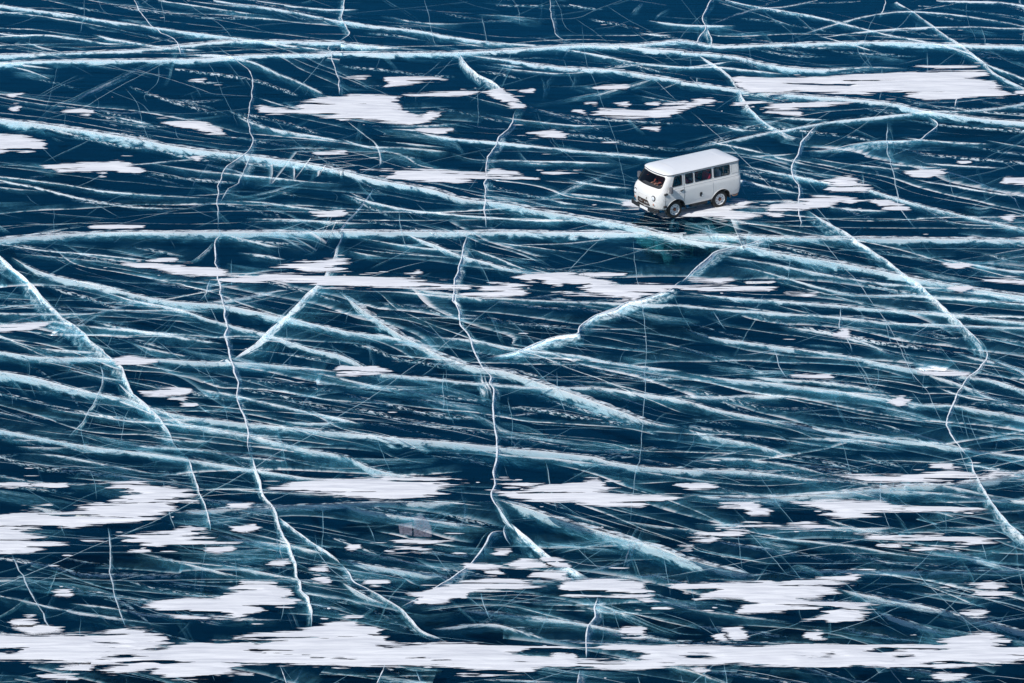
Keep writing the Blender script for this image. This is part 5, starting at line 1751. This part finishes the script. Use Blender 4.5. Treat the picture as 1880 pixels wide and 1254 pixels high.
def seat(x, y, face, mat, w=.46, hr=True):
    st = bpy.data.objects.new('seat', None); st.location = (x, y, .70); st.rotation_euler = (0, 0, 0 if face > 0 else math.pi); link(st, van)
    def soft(name, x0, x1, y0, y1, z0, z1, tilt=0):
        o = box(name, x0, x1, y0, y1, z0, z1, mat, st)
        bm = bmesh.new(); bm.from_mesh(o.data)
        bmesh.ops.bevel(bm, geom=list(bm.edges), offset=.035, segments=2, affect='EDGES')
        for v in bm.verts: v.co.x -= tilt * (v.co.z - z0)
        bm.to_mesh(o.data); bm.free()
    soft('seat_cushion', -.22, .24, -w / 2, w / 2, .20, .34)
    soft('backrest', -.28, -.16, -w / 2, w / 2, .30, .86, .12)
    if hr: soft('headrest', -.36, -.28, -.12, .12, .88, 1.04)
    box('seat_base', -.18, .18, -w / 2 + .04, w / 2 - .04, 0, .20, M_STEEL, st)


seat(.95, .46, 1, M_GREYSEAT); seat(.95, -.46, 1, M_GREYSEAT)
seat(.27, .56, -1, M_RED, .5); seat(.27, -.42, -1, M_RED, .6)
seat(-.36, .56, 1, M_RED, .5); seat(-.42, -.42, 1, M_RED, .6)
seat(-1.20, .46, 1, M_GREYSEAT, .5, False); seat(-1.20, -.42, 1, M_GREYSEAT, .6, False)
box('folding_table', -.16, .10, .30, .72, 1.33, 1.35, M_PLATE, van)

# ------------------------------------------------------------------ people seen through the glass
M_SKIN = pbr('skin', (0.50, 0.27, 0.19), 0.55)
M_HAIR = pbr('dark_hair', (0.03, 0.022, 0.018), 0.7)


def person(label, x, y, seat_z, jacket, trousers, reach):
    """seated figure in van space; x, y is the hip point, facing +x."""
    root = bpy.data.objects.new('person', None)
    mat = Matrix.Translation(VAN_POS) @ Matrix.Rotation(VAN_ROT, 4, 'Z')
    root.matrix_world = mat @ Matrix.Translation((x, y, seat_z))
    link(root)
    tag(root, label, 'person', 'people in the van')
    J = {'pel': ((0, 0, .06), .13), 'sp1': ((-.04, 0, .22), .135), 'ch': ((-.06, 0, .40), .15), 'nk0': ((-.06, 0, .53), .075), 'nk': ((-.05, 0, .60), .055),
         'hd0': ((-.02, 0, .66), .075), 'hd1': ((-.015, 0, .73), .095), 'hd2': ((-.03, 0, .80), .075)}
    E = [('pel', 'sp1'), ('sp1', 'ch'), ('ch', 'nk0'), ('nk0', 'nk'), ('nk', 'hd0'), ('hd0', 'hd1'), ('hd1', 'hd2')]
    for s, t in ((1, 'l'), (-1, 'r')):
        hx, hy, hz = reach
        J.update({'sh' + t: ((-.06, s * .18, .46), .07), 'el' + t: ((.06, s * .25, .24), .048), 'wr' + t: ((hx - .08, s * hy, hz - .01), .032), 'pa' + t: ((hx, s * hy, hz), .036),
                  'hp' + t: ((.02, s * .10, .04), .10), 'kn' + t: ((.44, s * .13, .06), .062), 'an' + t: ((.46, s * .12, -.30), .042), 'to' + t: ((.62, s * .13, -.36), .036)})
        E += [('ch', 'sh' + t), ('sh' + t, 'el' + t), ('el' + t, 'wr' + t), ('wr' + t, 'pa' + t), ('pel', 'hp' + t), ('hp' + t, 'kn' + t), ('kn' + t, 'an' + t), ('an' + t, 'to' + t)]
        for q in range(4):
            f0, f1 = 'f%d%s' % (q, t), 'g%d%s' % (q, t)
            dy = (q - 1.5) * .018
            ln = (.062, .074, .070, .056)[q]
            J[f0] = ((hx + .045, s * (hy + dy), hz + .005), .010); J[f1] = ((hx + .045 + ln * .7, s * (hy + dy), hz - .02), .008)
            E += [('pa' + t, f0), (f0, f1)]
        J['th' + t] = ((hx + .02, s * (hy - .045), hz + .01), .011); E.append(('pa' + t, 'th' + t))
    names = list(J)
    me = bpy.data.meshes.new('body')
    me.from_pydata([J[k][0] for k in names], [(names.index(a), names.index(b)) for a, b in E], [])
    o = link(bpy.data.objects.new('body', me))
    o.modifiers.new('skin', 'SKIN')
    for i, k in enumerate(names):
        sv = me.skin_vertices[0].data[i]
        sv.radius = (J[k][1], J[k][1])
        sv.use_root = k == 'pel'
    sb = o.modifiers.new('sub', 'SUBSURF'); sb.levels = 1; sb.render_levels = 1
    bpy.context.view_layer.update()
    bake(o)
    me = o.data
    me.materials.clear()
    for m_ in (jacket, trousers, M_SKIN): me.materials.append(m_)
    for p in me.polygons:
        c = p.center
        hand = min((c - Vector((reach[0] + .03, sg * reach[1], reach[2]))).length for sg in (1, -1)) < .115
        p.material_index = 2 if (c.z > .575 or hand) else (1 if (c.z < .12 and c.x > -.3) else 0)
        p.use_smooth = True
    o.parent = root
    # face: nose, eyes, mouth, ears; hair
    V, F_ = [], []
    hair_v = []
    nlat, nlon = 7, 12
    for i in range(nlat + 1):
        th = i / nlat * R(105)
        for k in range(nlon):
            ph = 2 * math.pi * k / nlon
            fr = 1.0 if math.cos(ph) < .2 else max(.45, 1 - .8 * math.cos(ph))
            t_ = th * fr
            hair_v.append((-.028 + .108 * math.sin(t_) * math.cos(ph), .092 * math.sin(t_) * math.sin(ph), .765 + .118 * math.cos(t_)))
    hf = [(i * nlon + k, i * nlon + (k + 1) % nlon, (i + 1) * nlon + (k + 1) % nlon, (i + 1) * nlon + k) for i in range(nlat) for k in range(nlon)]
    mesh_obj('hair', hair_v, hf, M_HAIR, root, smooth=True)
    mesh_obj('nose', [(.068, -.016, .715), (.068, .016, .715), (.098, 0, .712), (.074, 0, .765)], [(0, 2, 3), (2, 1, 3), (0, 1, 2)], M_SKIN, root)
    for s in (1, -1):
        disc_lathe('eye', [(.014, 0), (.010, .006), (.003, .008)], M_BLACK, root, (.070, s * .034, .752), n=8)
        disc_lathe('ear', [(.026, 0), (.024, .012), (.010, .014)], M_SKIN, root, (-.02, s * .088, .735), 'y', 10, s)
    tube([(.072, -.022, .680), (.078, 0, .677), (.072, .022, .680)], .006, M_RUST, 'mouth', root, 5)
    return root


M_ORANGE = pbr('rust_red_jacket', (0.36, 0.09, 0.06), 0.8, noise=0.15)
M_NAVY = pbr('dark_jacket', (0.04, 0.045, 0.06), 0.8, noise=0.2)
M_CREAM = pbr('pale_jacket', (0.72, 0.69, 0.66), 0.8, noise=0.08)
M_DARKT = pbr('dark_trousers', (0.03, 0.03, 0.035), 0.85)
person('person in dark jacket at the steering wheel of the van', .93, .46, 1.00, M_NAVY, M_DARKT, (.44, .17, .30))
person('person in rust red jacket in the front passenger seat of the van', .93, -.46, 1.00, M_ORANGE, M_DARKT, (.34, .12, .16))
person('person in pale jacket behind the van\'s rearmost side window', -1.18, .50, 1.02, M_CREAM, M_DARKT, (.30, .12, .14))
